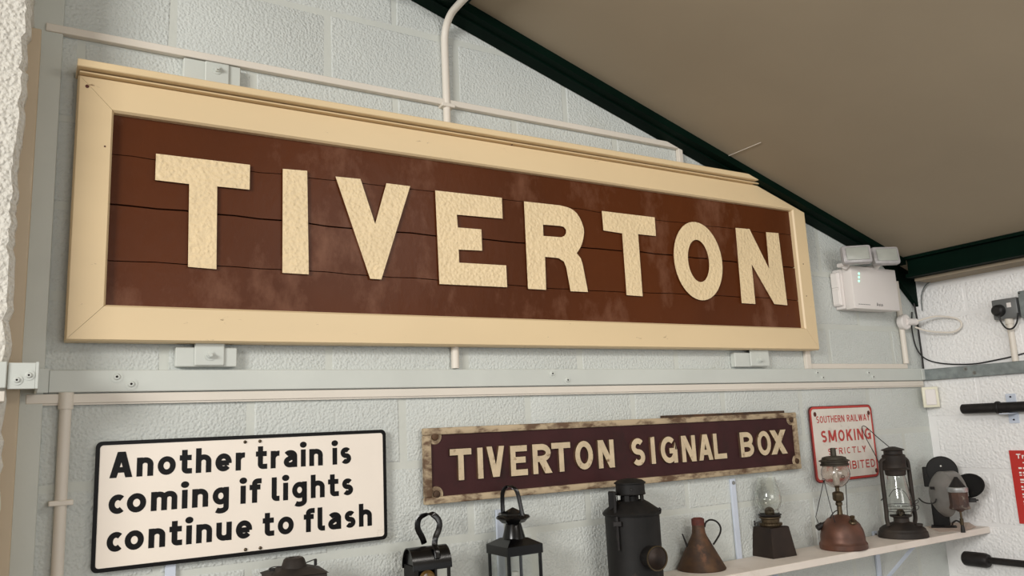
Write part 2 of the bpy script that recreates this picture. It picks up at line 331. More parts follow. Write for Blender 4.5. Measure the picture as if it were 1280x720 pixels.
def textline(mb, txt, x0, x1, z0, z1, hgt, P, s=.2, gap=.13, space=.3):
    tot = 0
    for c in txt: tot += (space if c == ' ' else glyph(c, s)[0] + gap)
    tot -= gap; k = (x1 - x0) / (tot * hgt); x = x0
    for c in txt:
        zz = z0 + (z1 - z0) * (x - x0) / (x1 - x0)
        if c == ' ': x += space * hgt * k; continue
        x += draw(mb, c, x, zz, hgt, P, s, k) + gap * hgt * k

# ============================================================ THE SHELL
RS, RX, RZ = -.315, 3.44, 2.300     # roof underside line: z = RZ + RS (x - RX)
def roofz(x): return RZ + RS * (x - RX)
def rafz(x): return 2.861 - .3130 * (x - 1.553)   # underside of the rafter
XL = -1.6
struct('floor', MB().box(-5, 4, -4, 2.5, -.1, 0), 'floor')
b = MB(); b.prism([(-3.5, 0, roofz(-3.5)), (XW + .25, 0, roofz(XW + .25)), (XW + .25, 0, roofz(XW + .25) + .08), (-3.5, 0, roofz(-3.5) + .08)], (0, D + .2, 0))
b2 = MB(); b2.prism([(-3.5, -4, roofz(-3.5)), (XW + .25, -4, roofz(XW + .25)), (XW + .25, -4, roofz(XW + .25) + .08), (-3.5, -4, roofz(-3.5) + .08)], (0, 6.4, 0))
ceiling = struct('ceiling', b2, 'ceil')
# wall slabs (the painted joints), then every block on its own
REC = .0013
b = MB(); b.prism([(XL, D + REC, 0), (XW + .2, D + REC, 0), (XW + .2, D + REC, roofz(XW + .2)), (XL, D + REC, roofz(XL))], (0, .2, 0))
wall_back = struct('wall_back', b, 'mortar')
b = MB(); b.box(XW + REC, XW + .2, -1.2, D + REC, 0, 2.26); wall_right = struct('wall_right', b, 'mortarw')
def clip(poly, a, b_, c):   # keep a*x + b*z <= c
    out = []
    for i in range(len(poly)):
        p, q = poly[i], poly[(i + 1) % len(poly)]; dp = a * p[0] + b_ * p[1] - c; dq = a * q[0] + b_ * q[1] - c
        if dp <= 0: out.append(p)
        if (dp < 0 < dq) or (dq < 0 < dp): t = dp / (dp - dq); out.append((p[0] + (q[0] - p[0]) * t, p[1] + (q[1] - p[1]) * t))
    return out
def inset(poly, d):
    n = len(poly); out = []; ar = sum(poly[i][0] * poly[(i + 1) % n][1] - poly[(i + 1) % n][0] * poly[i][1] for i in range(n)); sg = 1 if ar > 0 else -1
    for i in range(n):
        a, p, q = Vector(poly[i - 1]), Vector(poly[i]), Vector(poly[(i + 1) % n]); t1 = (p - a).normalized(); t2 = (q - p).normalized()
        n1 = Vector((-t1.y, t1.x)) * sg; n2 = Vector((-t2.y, t2.x)) * sg; m = (n1 + n2).normalized(); m = m * (d / max(.4, m.dot(n1))); out.append((p.x + m.x, p.y + m.y))
    return out
def block(poly, P, material, parent):
    # a slightly wavy painted edge: chamfered face, sides running back into the joint
    pin = inset(poly, .006); n = len(poly)
    vs = [P(x, z, 0) for x, z in pin] + [P(x, z, REC + .001) for x, z in poly]
    fs = [tuple(range(n))] + [(i, (i + 1) % n, n + (i + 1) % n, n + i) for i in range(n)]
    return obj('block', MB().add(vs, fs), material, parent, smooth=20)
JW, PW, PH = .008, .445, .2325
random.seed(3)
for k in range(-11, 4):
    z0 = 2.672 + k * PH; z1 = z0 + PH
    off = .302 if k % 2 == 0 else .302 + PW / 2
    if z1 < 0: continue
    i = -5
    while True:
        x0 = off + i * PW; x1 = x0 + PW; i += 1
        if x0 > XW: break
        if x1 < XL: continue
        j = lambda: random.uniform(-.003, .003)
        x0 = max(x0, XL); x1 = min(x1, XW + .02)
        poly = [(x0 + JW + j(), max(0, z0) + JW + j()), (x1 - JW + j(), max(0, z0) + JW + j()), (x1 - JW + j(), z1 - JW + j()), (x0 + JW + j(), z1 - JW + j())]
        poly = clip(poly, .313, 1, 2.861 + .313 * 1.553 + .03)
        if len(poly) < 3 or x1 - x0 < .05: continue
        dd = random.uniform(-.0008, .0008)
        block(poly, lambda x, z, d, dd=dd: (x, D + d + (dd if d == 0 else 0), z), 'block', wall_back)
for k in range(-5, 6):
    z0 = 1.092 + k * PH; z1 = min(z0 + PH, 2.17)
    if z0 > 2.1: continue
    off = 2.0 if k % 2 == 0 else 2.0 - PW / 2
    for i in range(-8, 3):
        y0 = off + i * PW; y1 = y0 + PW
        if y0 > D - .03 or y1 < -1.2: continue
        y1 = min(y1, D + .012); y0 = max(y0, -1.2); j = lambda: random.uniform(-.002, .002); J = JW * .7
        if z1 < 0: continue
        poly = [(y0 + J + j(), max(0, z0) + J + j()), (y1 - J + j(), max(0, z0) + J + j()), (y1 - J + j(), z1 - J + j()), (y0 + J + j(), z1 - J + j())]
        block(poly, lambda x, z, d: (XW + d, x, z), 'blockw', wall_right)
# pier on the left: rough render with a ragged arris
b = MB(); random.seed(5); yf = 2.06; edge = []
zz = 0
while zz < 3.45: edge.append((zz, -.037 + random.uniform(-.006, .005))); zz += random.uniform(.008, .03)
n = len(edge)
vs = []; fs = []
for z, x in edge: vs += [(-1.3, yf, z), (x - .012, yf, z), (x, yf + .012, z), (x + .004, D - .002, z)]
for i in range(n - 1):
    for c in range(3): fs.append((4 * i + c, 4 * i + c + 1, 4 * i + 5 + c, 4 * i + 4 + c))
b.add(vs, fs); struct('wall_left', b, 'pier', smooth=0)
# batten up the pier's corner
b = MB(); b.box(-.047, -.012, 2.098, D - .002, 0, 2.600, .002); o = struct('trim_1', b, 'batten')
b = MB(); b.box(-.04, .036, 2.236, D - .0005, 0, 3.2, .004); struct('trim_2', b, 'mortar')
# roof steel: rafter on the gable wall, eaves beam on the right wall, purlin
t = thing('steel_rafter', 'dark green sloping steel beam between the long wall and the ceiling', 'beam', (1.2, 2.2, rafz(1.2)))
YB = 2.155
p = [(-1.6, YB, rafz(-1.6)), (3.46, YB, rafz(3.46)), (3.46, YB, roofz(3.46) - .002), (-1.6, YB, roofz(-1.6) - .002)]
b = MB(); b.prism(p, (0, D - YB - .001, 0)); obj('flange', b, 'green', t, True, smooth=0)
b = MB(); b.prism([(-1.6, YB + .035, rafz(-1.6) - .006), (3.2, YB + .035, rafz(3.2) - .006), (3.2, YB + .035, rafz(3.2)), (-1.6, YB + .035, rafz(-1.6))], (0, .057, 0)); obj('web_edge', b, 'green', t, True, smooth=0)
g = [onA(1005, 277), onA(1100, 329), onA(1142, 384), onA(1146, 384), Vector((XW - .002, D, 2.24)), Vector((3.3, D, 2.36)), Vector((3.0, D, 2.44))]
b = MB(); b.prism([(q.x, YB + .07, q.z) for q in g], (0, .023, 0)); obj('gusset_plate', b, 'green', t, True, smooth=0)
t = thing('eaves_beam', 'dark green horizontal steel beam along the top of the right wall', 'beam', (3.55, 1.2, 2.185))
b = MB(); b.box(3.44, XW - .003, -1.2, D - .098, 2.2, 2.215); obj('flange', b, 'green', t, True)
b = MB(); b.box(3.44, XW + .1, -1.2, D - .098, 2.283, 2.297 ); obj('flange', b, 'green', t, True)
b = MB(); b.box(3.462, 3.478, -1.2, D - .098, 2.215, 2.283); obj('web', b, 'green', t, True)
b = MB(); b.box(3.5, XW - .001, -1.2, D - .10, 2.186, 2.2, .001); tag(center(obj('timber_strip', b, 'timber')), 'bare timber strip packed under the green eaves beam', 'timber')
t = thing('roof_purlin', 'dark green steel purlin running towards the viewer at the top', 'beam', (1.08, 1, 2.98))
b = MB(); b.box(.93, 1.185, -3, YB - .003, 2.985, 3.0, .002); obj('flange', b, 'green', t, True)
b = MB(); b.box(1.15, 1.165, -3, YB - .003, 3.0, roofz(1.15) - .002); obj('web', b, 'green', t, True)
# faint lines on the ceiling
def seam(name, pts, r, m, label, cat):
    b = MB(); P = []
    for u, v in pts:
        d = ray(u, v); tt = (RZ - .004 - H - RS * RX) / (d[2] - RS * d[0]); P.append((d[0] * tt, d[1] * tt, d[2] * tt + H))
    b.tube(P, r, 6); return tag(center(obj(name, b, m)), label, cat)
seam('loose_thread', [(910, 195), (922, 190), (951, 178)], .0012, 'pinkwhite', 'pale loose thread stuck to the ceiling above the rafter', 'thread')

# ============================================================ RAILS, TRUNKING, PIPES
def pan(parent, x, y, z, r=.0098, nrm=(0, -1, 0), m='rail', name='screw', wash=True):
    n_ = Vector(nrm); c = Vector((x, y, z)); b = MB()
    if wash: b.cyl(c, c + n_ * .0015, r * 1.5, 20)
    b.cyl(c, c + n_ * .005, r, 16, r * .65)
    o = obj(name, b, m, parent, True)
    b = MB(); b.cyl(c + n_ * .0045, c + n_ * .0053, r * .32, 6); obj('recess', b, 'crack', o, True); return o
t = thing('metal_rail', 'pale grey painted metal rail running under the big station sign', 'rail', (.05, D, 1.735))
b = MB(); b.box(.045, 3.60, 2.232, D - .001, 1.735, 1.79, .002); obj('channel', b, 'rail', t, True)
for (u, v) in [(146, 471), (164, 480), (690, 467), (709, 475), (1021, 466), (1028, 472), (1085, 466), (1091, 471)]:
    q = onA(u, v, 2.232); pan(t, q.x, 2.232, q.z)
b = MB(); b.box(-.036, .016, 2.046, 2.054, 1.733, 1.790, .001); b.box(.016, .022, 2.046, 2.235, 1.733, 1.792, .001); b.box(.018, .045, 2.226, 2.232, 1.735, 1.792); obj('corner_plate', b, 'rail', t, True)
for (u, v) in [(21, 475), (36, 469)]: q = onA(u, v, 2.046); pan(t, q.x, 2.046, q.z, .0075)
t = thing('pier_rail', 'short end of grey metal rail on the rough left pier', 'rail', (-.5, 2.06, 1.735))
b = MB(); b.box(-1.2, -.0375, 2.04, 2.0605, 1.735, 1.792, .002); obj('channel', b, 'rail', t, True)
t = thing('metal_rail', 'darker galvanised metal rail along the right wall', 'rail', (XW, 1.5, 1.73))
b = MB(); b.box(XW - .022, XW, -1.2, 2.232, 1.733, 1.785, .002); obj('channel', b, 'galv', t, True)
for (u, v) in [(1207, 461), (1218, 466)]: q = onB(u, v, XW - .022); pan(t, XW - .022, q.y, q.z, .006, (-1, 0, 0), 'silver')
b = MB(); b.box(3.585, XW - .001, 2.226, 2.231, 1.737, 1.786, .001); o = obj('corner_plate', b, 'rail', t, True, label='pale grey corner plate')
for (u, v) in [(1161, 467), (1160, 472), (1163, 470)]: q = onA(u, v, 2.226); pan(t, min(q.x, 3.615), 2.226, q.z, .003, m='silver', wash=False)
t = thing('cable_trunking', 'white plastic cable trunking just below the grey rail', 'trunking', (.05, D, 1.7))
b = MB(); b.box(-.0, 3.60, 2.234, D - .001, 1.709, 1.732, .0015); obj('trunk_body', b, 'pinkwhite', t, True)
b = MB(); b.box(0, 3.60, 2.238, 2.2485, 1.705, 1.709); obj('lip', b, 'pinkwhite', t, True)
b = MB(); b.box(-1.2, -.0385, 2.035, 2.0605, 1.706, 1.728, .0015); tag(center(obj('cable_trunking', b, 'pinkwhite')), 'short end of white cable trunking on the rough left pier', 'trunking')
b = MB(); b.box(-.004, 2.186, 2.229, D - .001, 2.662, 2.683, .0015)
t = thing('cable_trunking', 'white cable trunking running above the big station sign', 'trunking', (0, D, 2.55)); obj('trunk_body', b, 'pinkwhite', t, True)
b = MB(); b.box(2.166, 2.186, 2.229, D - .001, 2.40, 2.662, .0015); obj('down_leg', b, 'pinkwhite', t, True)
b = MB(); b.box(2.793, 2.822, 2.232, D - .001, 1.79, 2.0, .0015); t = thing('cable_trunking', 'short white trunking leg beneath the right end of the big sign', 'trunking', (2.8, D, 1.79)); obj('down_leg', b, 'pinkwhite', t, True)
b = MB(); b.box(2.822, 3.50, 2.238, D - .001, 1.7905, 1.812, .0015); obj('side_leg', b, 'pinkwhite', t, True)
def pipe(name, label, pts, r, m='pinkwhite', clips=(), cat='pipe'):
    t = thing(name, label, cat, pts[0]); b = MB(); b.tube(pts, r, 14); obj('tube', b, m, t, True)
    for c in clips:
        b = MB(); c = Vector(c); b.box(c.x - r * 1.9, c.x + r * 1.9, c.y - r * 1.25, c.y + r * 1.3, c.z - .006, c.z + .006, .0015); obj('clip', b, m, t, True)
    return t
a = onA(82.5, 500, 2.236)
t = pipe('conduit_pipe', 'white conduit pipe dropping down the wall at far left', [(a.x, 2.236, 1.704), (a.x, 2.236, .3)], .0135, clips=[(a.x, 2.236, 1.475)])
b = MB(); b.cyl((a.x, 2.236, 1.735), (a.x, 2.236, 1.695), .0165, 20); obj('socket_end', b, 'pinkwhite', t, True)
px = 1.146
pts = spline([(px, 2.236, 1.793), (px, 2.236, 2.3), (px, 2.236, 2.75), (px, 2.236, 2.87), (px, 2.228, 2.925), (px, 2.19, 2.962), (px, 2.12, 2.971), (px, 1.9, 2.971), (px, 1.2, 2.971)], 6)
pipe('conduit_pipe', 'white conduit rising behind the big sign and bending onto the roof steel', pts, .0125, clips=[(px, 2.236, 2.66)])
a = onA(1131, 440, 2.236)
pipe('conduit_pipe', 'short white conduit between round junction box and grey rail', [(a.x, 2.236, 1.813), (a.x, 2.236, 2.0), (a.x, 2.236, 2.2)], .0125)
t = thing('junction_box', 'small round white junction box below the emergency light', 'junction box', (a.x, 2.2, 1.985))
b = MB(); b.lathe([(0, 0), (.034, 0), (.036, .004), (.036, .026), (.032, .03), (0, .03)], (a.x, 2.236, 2.005), 32, Matrix.Rotation(PI / 2, 4, 'X')); obj('body', b, 'plasticw', t, True)
c0 = Vector((a.x, 2.21, 2.005))
b = MB(); b.cyl(c0, c0 + Vector((.06, -.01, 0)), .016, 16); obj('gland', b, 'plasticw', t, True)
pts = spline([c0 + Vector((.05, -.01, 0)), (3.575, 2.12, 2.02), (3.60, 2.04, 2.0), (3.60, 2.02, 1.965), (3.59, 2.06, 1.94), (3.56, 2.15, 1.955), (3.535, 2.2, 1.98)], 8)
b = MB(); b.tube(pts, .004, 8); tag(center(obj('loop_cable', b, 'pinkwhite')), 'cream cable looping out of the round junction box', 'cable')
b = MB(); b.tube(spline([(3.617, 2.238, 2.19), (3.612, 2.236, 2.1), (3.62, 2.238, 2.03), (3.617, 2.237, 1.95), (3.62, 2.238, 1.86), (3.618, 2.238, 1.79)], 5), .0045, 8); tag(center(obj('corner_cable', b, 'iron')), 'thin dark cable running down the corner of the two walls', 'cable')
b = MB(); b.tube(spline([(3.61, 2.2, 2.06), (3.6, 2.19, 2.12), (3.605, 2.17, 2.17), (3.60, 2.12, 2.195)], 5), [(.002, .006)] * 16, 8); tag(center(obj('wire_strap', b, 'galv')), 'frayed grey strap curling up the corner to the roof beam', 'strap')
# right wall pipe, socket and cable
q = onB(1267, 420)
t = pipe('conduit_pipe', 'white conduit rising up the right wall to the grey socket', [(XW - .016, q.y, 1.785), (XW - .016, q.y, 1.97)], .0125)
b = MB(); b.cyl((XW - .016, q.y, 1.945), (XW - .016, q.y, 1.968), .017, 16); obj('coupler', b, 'pinkwhite', t, True)
t = thing('power_socket', 'grey metal wall socket with a black plug in it', 'socket', (XW, 1.80, 1.965))
b = MB(); b.box(XW - .042, XW - .001, 1.765, 1.868, 1.968, 2.054, .004); obj('back_box', b, 'socket', t, True)
b = MB(); b.box(XW - .0435, XW - .042, 1.788, 1.806, 2.014, 2.034, .0005); obj('rocker', b, 'plasticw', t, True, label='white rocker switch')
t = thing('electric_plug', 'black plug with short lead pushed into the grey socket', 'plug', (XW - .05, 1.835, 1.985))
b = MB(); b.lathe([(0, 0), (.026, 0), (.027, .004), (.023, .024), (.016, .03), (0, .03)], (XW - .043, 1.838, 2.005), 24, Matrix.Rotation(-PI / 2, 4, 'Y'), sy=1.0); obj('body', b, 'rubber', t, True)
b = MB(); b.tube(spline([(XW - .06, 1.835, 1.985), (XW - .06, 1.83, 1.955), (XW - .06, 1.812, 1.925), (XW - .055, 1.79, 1.922), (XW - .05, 1.772, 1.945), (XW - .045, 1.763, 1.985)], 6), .0035, 8); obj('lead', b, 'rubber', t, True)
t = thing('junction_box', 'grey metal box on the right wall at the right edge', 'junction box', (XW, 1.7, 1.955))
b = MB(); b.box(XW - .05, XW - .001, 1.62, 1.752, 1.96, 2.075, .004); obj('body', b, 'galv', t, True); pan(t, XW - .05, 1.745, 2.066, .003, (-1, 0, 0), 'iron', wash=False)
P = [(1140, 390), (1140, 412), (1146, 436), (1158, 449), (1180, 454.5), (1215, 455), (1245, 450), (1279, 442)]
W = [onA(*P[0], 2.243), onA(*P[1], 2.243), onA(*P[2], 2.243)] + [onB(*p, XW - .006) for p in P[3:]]; W.append(Vector((XW - .006, 1.5, 1.87)))
W[0].x = min(W[0].x, 3.6)
b = MB(); b.tube(spline(W, 6), .003, 8); tag(center(obj('black_cable', b, 'rubber')), 'black cable drooping from the corner along the right wall rail', 'cable')
# ivory sensor in the corner
t = thing('corner_sensor', 'small ivory plastic sensor box in the wall corner below the rail', 'sensor', (3.585, 2.22, 1.605))
b = MB(); R4 = Matrix.Translation((3.583, 2.2, 1.655)) @ Matrix.Rotation(math.radians(-52) , 4, 'Z'); b.box(-.034, .034, -.012, .012, -.047, .047, .004, R4); obj('body', b, 'ivory', t, True)
b = MB(); b.box(-.022, .022, -.0165, -.012, -.036, .036, .003, R4); obj('lens', b, 'plasticw', t, True)
# iron bars on the right wall
XB = XW - .05
t = thing('iron_bar', 'upper dark iron bar on wall plates, right wall', 'iron bar', (XB, 1.9, 1.57))
b = MB(); b.cyl((XB, 2.057, 1.594), (XB, 1.2, 1.592), .0215, 24, .0225, .004); obj('shaft', b, 'iron', t, True)
b = MB(); b.cyl((XB, 1.908, 1.594), (XB, 1.892, 1.594), .027, 24, bev=.003); obj('collar', b, 'iron', t, True)
t = thing('bar_bracket', 'pale metal wall bracket carrying the upper iron bar', 'bracket', (XW, 1.868, 1.525))
b = MB(); b.box(XW - .004, XW, 1.846, 1.888, 1.525, 1.65, .001); obj('plate', b, 'strip', t, True)
b = MB(); b.box(XW - .075, XW - .003, 1.846, 1.888, 1.565, 1.5695, .001); obj('ledge', b, 'strip', t, True)
for z in (1.637, 1.54): pan(t, XW - .004, 1.867, z, .004, (-1, 0, 0), 'iron', wash=False)
t = thing('iron_bar', 'lower dark iron bar with a thick socket head, right wall', 'iron bar', (XB, 1.9, .92))
b = MB(); b.lathe([(0, 0), (.024, 0), (.03, .006), (.031, .03), (.031, .095), (.026, .108), (.0165, .112), (0, .112)], (XB, 2.142, .948), 28, Matrix.Rotation(PI / 2, 4, 'X')); obj('socket_head', b, 'iron', t, True)
b = MB(); b.cyl((XB, 2.035, .95), (XB, 1.2, .958), .0145, 20); obj('shaft', b, 'iron', t, True)
# red notice board
t = thing('red_notice', 'red printed notice board at the right edge of the right wall', 'notice', (XW, 1.7, 1.108))
b = MB(); b.box(XW - .006, XW - .001, 1.45, 1.907, 1.108, 1.411); obj('board', b, 'redcard', t, True)
b = MB(); PB = lambda x, z, d: (XW - .0065 - d, 1.907 - x, z)
textline(b, 'Track', .028, .115, 1.377, 1.377, .02, PB, .22); obj('heading', b, 'printw', t, True, smooth=0)
b = MB(); random.seed(9)
for i, zz in enumerate([1.358, 1.334, 1.315, 1.306, 1.286, 1.277, 1.257, 1.247, 1.226, 1.216, 1.196, 1.186, 1.168, 1.150, 1.141]):
    x = .05 if i == 0 else .03; hh = .007 if i in (1, 2, 4, 6, 8, 10, 12, 13) else .0045; end = random.uniform(.3, .42)
    while x < end:   # unreadably small print: word-length dashes
        wl = random.uniform(.008, .03); b.add([PB(x, zz, 0), PB(x + wl, zz, 0), PB(x + wl, zz + hh, 0), PB(x, zz + hh, 0)], [(0, 1, 2, 3)]); x += wl + .005
obj('small_print', b, 'printw', t, True, smooth=0)

# ============================================================ EMERGENCY LIGHT
t = thing('emergency_light', 'white twin-headed emergency light high on the wall by the corner', 'emergency light', (3.2, 2.2, 2.04))
x0, x1, z0, z1 = 3.045, 3.365, 2.043, 2.232
b = MB(); b.box(x0 + .0, x1, 2.152, 2.20, z0, z1, .005); obj('cover', b, 'plasticw', t, True)
b = MB(); b.box(x0 - .0, x1 - .01, 2.20, D - .001, z0 + .006, z1 - .006, .004); obj('back_case', b, 'plasticw', t, True)
b = MB(); b.box(x0 - .018, x0 + .001, 2.205, 2.247, z0 + .02, z1 - .02, .003); b.box(x0 - .022, x0 - .017, 2.21, 2.244, z0 + .1, z1 - .025, .002); b.box(x0 - .022, x0 - .017, 2.21, 2.244, z0 + .025, z0 + .092, .002); obj('side_vent', b, 'plasticw', t, True)
for i in range(3):
    q = onA(1073.5, 342 + i * 4.6, 2.152); b = MB(); b.cyl((q.x, 2.153, q.z), (q.x, 2.150, q.z), .0045, 12); obj('indicator', b, 'led', t, True, label='glowing green indicator')
b = MB(); P1 = lambda x, z, d: (x, 2.1515, z)
q = onA(1096, 382.5, 2.152); textline(b, 'Avus', q.x, q.x + .045, q.z, q.z, .014, P1, .13); obj('maker_mark', b, 'iron', t, True, smooth=0)
b = MB()
for i in range(7): b.box(q.x - .125 + i * .012, q.x - .118 + i * .012, 2.1512, 2.152, q.z + .002, q.z + .005)
obj('small_print', b, 'socket', t, True)
for (u0, u1, v, tz, ty) in [(1052, 1088, 318.5, -36, 6), (1089, 1123, 320, -26, -14)]:
    yh = 2.10; qa = onA(u0, v, yh); qb = onA(u1, v, yh); c = (qa + qb) / 2; wd = .124
    R4 = Matrix.Translation(c) @ Matrix.Rotation(math.radians(tz), 4, 'Z') @ Matrix.Rotation(math.radians(-8), 4, 'X')
    b = MB(); b.box(-wd * .5, wd * .5, -.016, .022, -.041, .041, .012, R4); hd = obj('lamp_head', b, 'plasticg', t, True, label='grey translucent lamp head')
    b = MB(); b.box(-wd * .38, wd * .38, -.0185, -.0155, -.028, .028, .004, R4); obj('lens', b, 'frost', hd, True)
    b = MB(); b.cyl((c.x + .005, 2.17, 2.225), (c.x, 2.12, 2.262), .014, 16); b.box(c.x - .018, c.x + .03, 2.158, 2.19, 2.226, 2.243, .003); obj('swivel', b, 'plasticw', hd, True)

# ============================================================ THE BIG STATION SIGN
sg = thing('station_sign', 'huge framed station sign with cream capital letters spelling TIVERTON', 'sign', (1.45, D, 1.858))
sh = lambda x: (x - 1.452) * .0027          # hangs a hair out of level
YF, YI, YP = 2.190, 2.197, 2.212
ox0, ox1, oz0, oz1 = .073, 2.831, 1.8605, 2.5445; ix0, ix1, iz0, iz1 = .153, 2.760, 1.9465, 2.4615
def member(name, O, I, label=None):
    # O, I: two outer and two inner corners (x, z)
    L = []
    c = [Vector((sum(p[0] for p in O + I) / 4, sum(p[1] for p in O + I) / 4))]
    def P(p, y): return (p[0], y, p[1] + sh(p[0]))
    ch = .006
    def toward(p, q, d): v = Vector(q) - Vector(p); v = v.normalized() * d; return (p[0] + v.x, p[1] + v.y)
    o = [P(toward(O[0], I[0], ch), YF), P(toward(O[1], I[1], ch), YF)]; oc = [P(O[0], YF + .008), P(O[1], YF + .008)]; ob = [P(O[0], D - .012), P(O[1], D - .012)]
    i = [P(I[0], YF), P(I[1], YF)]; i1 = [P(toward(I[0], O[0], -.007), YI), P(toward(I[1], O[1], -.007), YI)]; i2 = [P(toward(I[0], O[0], -.008), YP + .01), P(toward(I[1], O[1], -.008), YP + .01)]
    rows = [ob, oc, o, i, i1, i2]; vs = [p for r in rows for p in r]; n = len(rows)
    fs = [(2 * k, 2 * k + 1, 2 * k + 3, 2 * k + 2) for k in range(n - 1)] + [(2 * n - 2, 2 * n - 1, 1, 0), tuple(2 * k for k in range(n)), tuple(2 * k + 1 for k in range(n))]
    return obj(name, MB().add(vs, fs), 'cream', sg, True, smooth=20)
g = .0006
member('frame_rail', [(ox0, oz1), (ox1, oz1)], [(ix0 + g, iz1), (ix1 - g, iz1)]); member('frame_rail', [(ox0, oz0), (ox1, oz0)], [(ix0 + g, iz0), (ix1 - g, iz0)])
member('frame_stile', [(ox0, oz0 + g), (ox0, oz1 - g)], [(ix0, iz0 + g), (ix0, iz1 - g)]); member('frame_stile', [(ox1, oz0 + g), (ox1, oz1 - g)], [(ix1, iz0 + g), (ix1, iz1 - g)])
def slab(x0, x1, y0, y1, z0, z1, bev):
    b = MB(); b.box(x0, x1, y0, y1, z0, z1, bev); b.v = [(x, y, z + sh(x)) for x, y, z in b.v]; return b
obj('capping', slab(.069, 2.84, 2.158, D - .002, 2.553, 2.573, .002), 'cream', sg, True)
obj('capping_fillet', slab(.075, 2.83, 2.178, D - .01, 2.5455, 2.5495, .001), 'cream', sg, True)
# planks of the field, wavy dark joints between them
zs = [1.94, 2.067, 2.213, 2.352, 2.47]; random.seed(11)
jo = [[0] * 41] + [[random.uniform(-1, 1) * .0022 + .004 * math.sin(i * .22 + k * 2) for i in range(41)] for k in range(3)] + [[0] * 41]
for k in range(4):
    vs = []; fs = []; yy = YP + random.uniform(-.0008, .0008); gp = [0, .0004, .0015, .0002, 0]
    for i in range(41):
        x = .14 + (2.775 - .14) * i / 40; za = zs[k] + jo[k][i] + gp[k]; zb = zs[k + 1] + jo[k + 1][i] - gp[k + 1]
        for (z, y) in ((za, yy + .012), (za + .0008, yy), (zb - .0008, yy), (zb, yy + .012)): vs.append((x, y, z + sh(x)))
    for i in range(40):
        for c in range(4): fs.append((4 * i + c, 4 * i + (c + 1) % 4, 4 * i + 4 + (c + 1) % 4, 4 * i + 4 + c))
    obj('plank', MB().add(vs, fs), 'brown', sg, True, smooth=20)
obj('backing', slab(.13, 2.78, 2.226, 2.236, 1.93, 2.48, 0), 'crack', sg, True)
YL = 2.2035
BIG = {
 'T1': ([(195, 192), (312.5, 206), (312, 237), (271.5, 233), (270.5, 336.5), (235, 333.5), (236.5, 230), (194, 225)], []),
 'I': ([(353.5, 211), (384, 213.5), (386, 343), (353, 341)], []),
 'V': ([(419.4, 220.6), (450.6, 223.7), (469, 280), (483, 229), (512.7, 232.7), (476.7, 349.3), (462.7, 348.3)], []),
 'E': ([(544, 238), (627.3, 247.3), (628.3, 273.3), (571, 268.3), (572.3, 284.3), (601.7, 286.7), (602.7, 313.3), (573.3, 312), (574, 328.3), (632.7, 331.7), (634, 359), (549.3, 355)], []),
 'R': ([(655, 251.7)] + [tuple(p) for p in spline([(700, 256.7, 0), (713, 260.5, 0), (722, 268, 0), (728, 280, 0), (730, 291, 0), (727, 306, 0), (721, 316.5, 0)], 4)] + [(726, 323), (728.5, 331), (735, 365), (713.3, 364), (708, 335), (705, 327), (698, 322.6), (681.3, 321), (682.7, 362.3), (660, 361)],
       [[(678.7, 280.7), (700, 282.4), (704.5, 283.5), (707.5, 287), (707.7, 291), (705.5, 295), (701.5, 296.5), (679.3, 294.9)]]),
 'T2': ([(752.3, 263.7), (818.3, 271.7), (820, 295), (797.7, 292.7), (803.3, 370.3), (783.3, 368.9), (777.7, 291.7), (754.3, 288)], []),
 'N': ([(919.4, 284.8), (936.9, 286.3), (961.4, 336), (957.5, 290.2), (973, 291.4), (984.3, 381.6), (968, 380), (939.6, 330.3), (944.3, 380), (927.2, 378.9)], []),
}
# the round O, measured on the sign: outer and inner oval
c = onA(873.3, 326, YL); eo = (onA(903.7, 330, YL).x - onA(843.2, 322, YL).x) / 2; ho = (onA(871, 277.3, YL).z - onA(876, 374.8, YL).z) / 2
def oval(rx, rz, n=48): return [(c.x + rx * math.cos(a * 2 * PI / n), c.z + rz * math.sin(a * 2 * PI / n)) for a in range(n)]
RXM = Matrix.Rotation(PI / 2, 4, 'X'); LET = {}
for k, (poly, holes) in BIG.items():
    P3 = [onA(p[0], p[1], YL) for p in poly]; H3 = [[onA(*p, YL) for p in h] for h in holes]
    b = MB(); b.prism(P3, (0, YP - YL - .0015, 0), H3); LET[k] = obj('letter', b, 'letter', sg, True, smooth=25); sides(LET[k])
b = MB(); n = 48; o1 = oval(eo, ho); i1 = oval(eo * .435, ho * .54)
b.prism([(x, YL, z) for x, z in o1], (0, YP - YL - .0015, 0), [[(x, YL, z) for x, z in i1]]); sides(obj('letter', b, 'letter', sg, True, smooth=25))
NAIL = {'T1': [(206, 210), (300, 220), (253, 316)], 'I': [(368, 225), (370, 330)], 'V': [(431, 236), (502, 245), (470, 335)], 'E': [(560, 297), (615, 259), (617, 344)], 'R': [(693, 268), (722, 343), (672, 346)], 'T2': [(765, 274), (808, 280), (793, 360)], 'N': [(929, 294), (965, 298), (975, 374), (935, 371)]}
for k, ps in NAIL.items():
    for u, v in ps:
        q = onA(u, v, YL); b = MB(); b.lathe([(.0065, 0), (.006, .0007), (.0035, .001), (0, .0004)], (q.x, YL + .0001, q.z), 16, RXM); obj('nail_head', b, 'letter', LET[k], True)
# nail heads on the frame
for (u, v) in [(109, 108), (131, 183), (1002, 262), (1004, 330), (1008, 370), (640, 181), (395, 137), (985, 394)]:
    q = onA(u, v, YF); b = MB(); b.cyl((q.x, YF + .001, q.z), (q.x, YF - .001, q.z), .0045 if v == 108 else .0022, 12); obj('nail_head', b, 'redrust', sg, True)
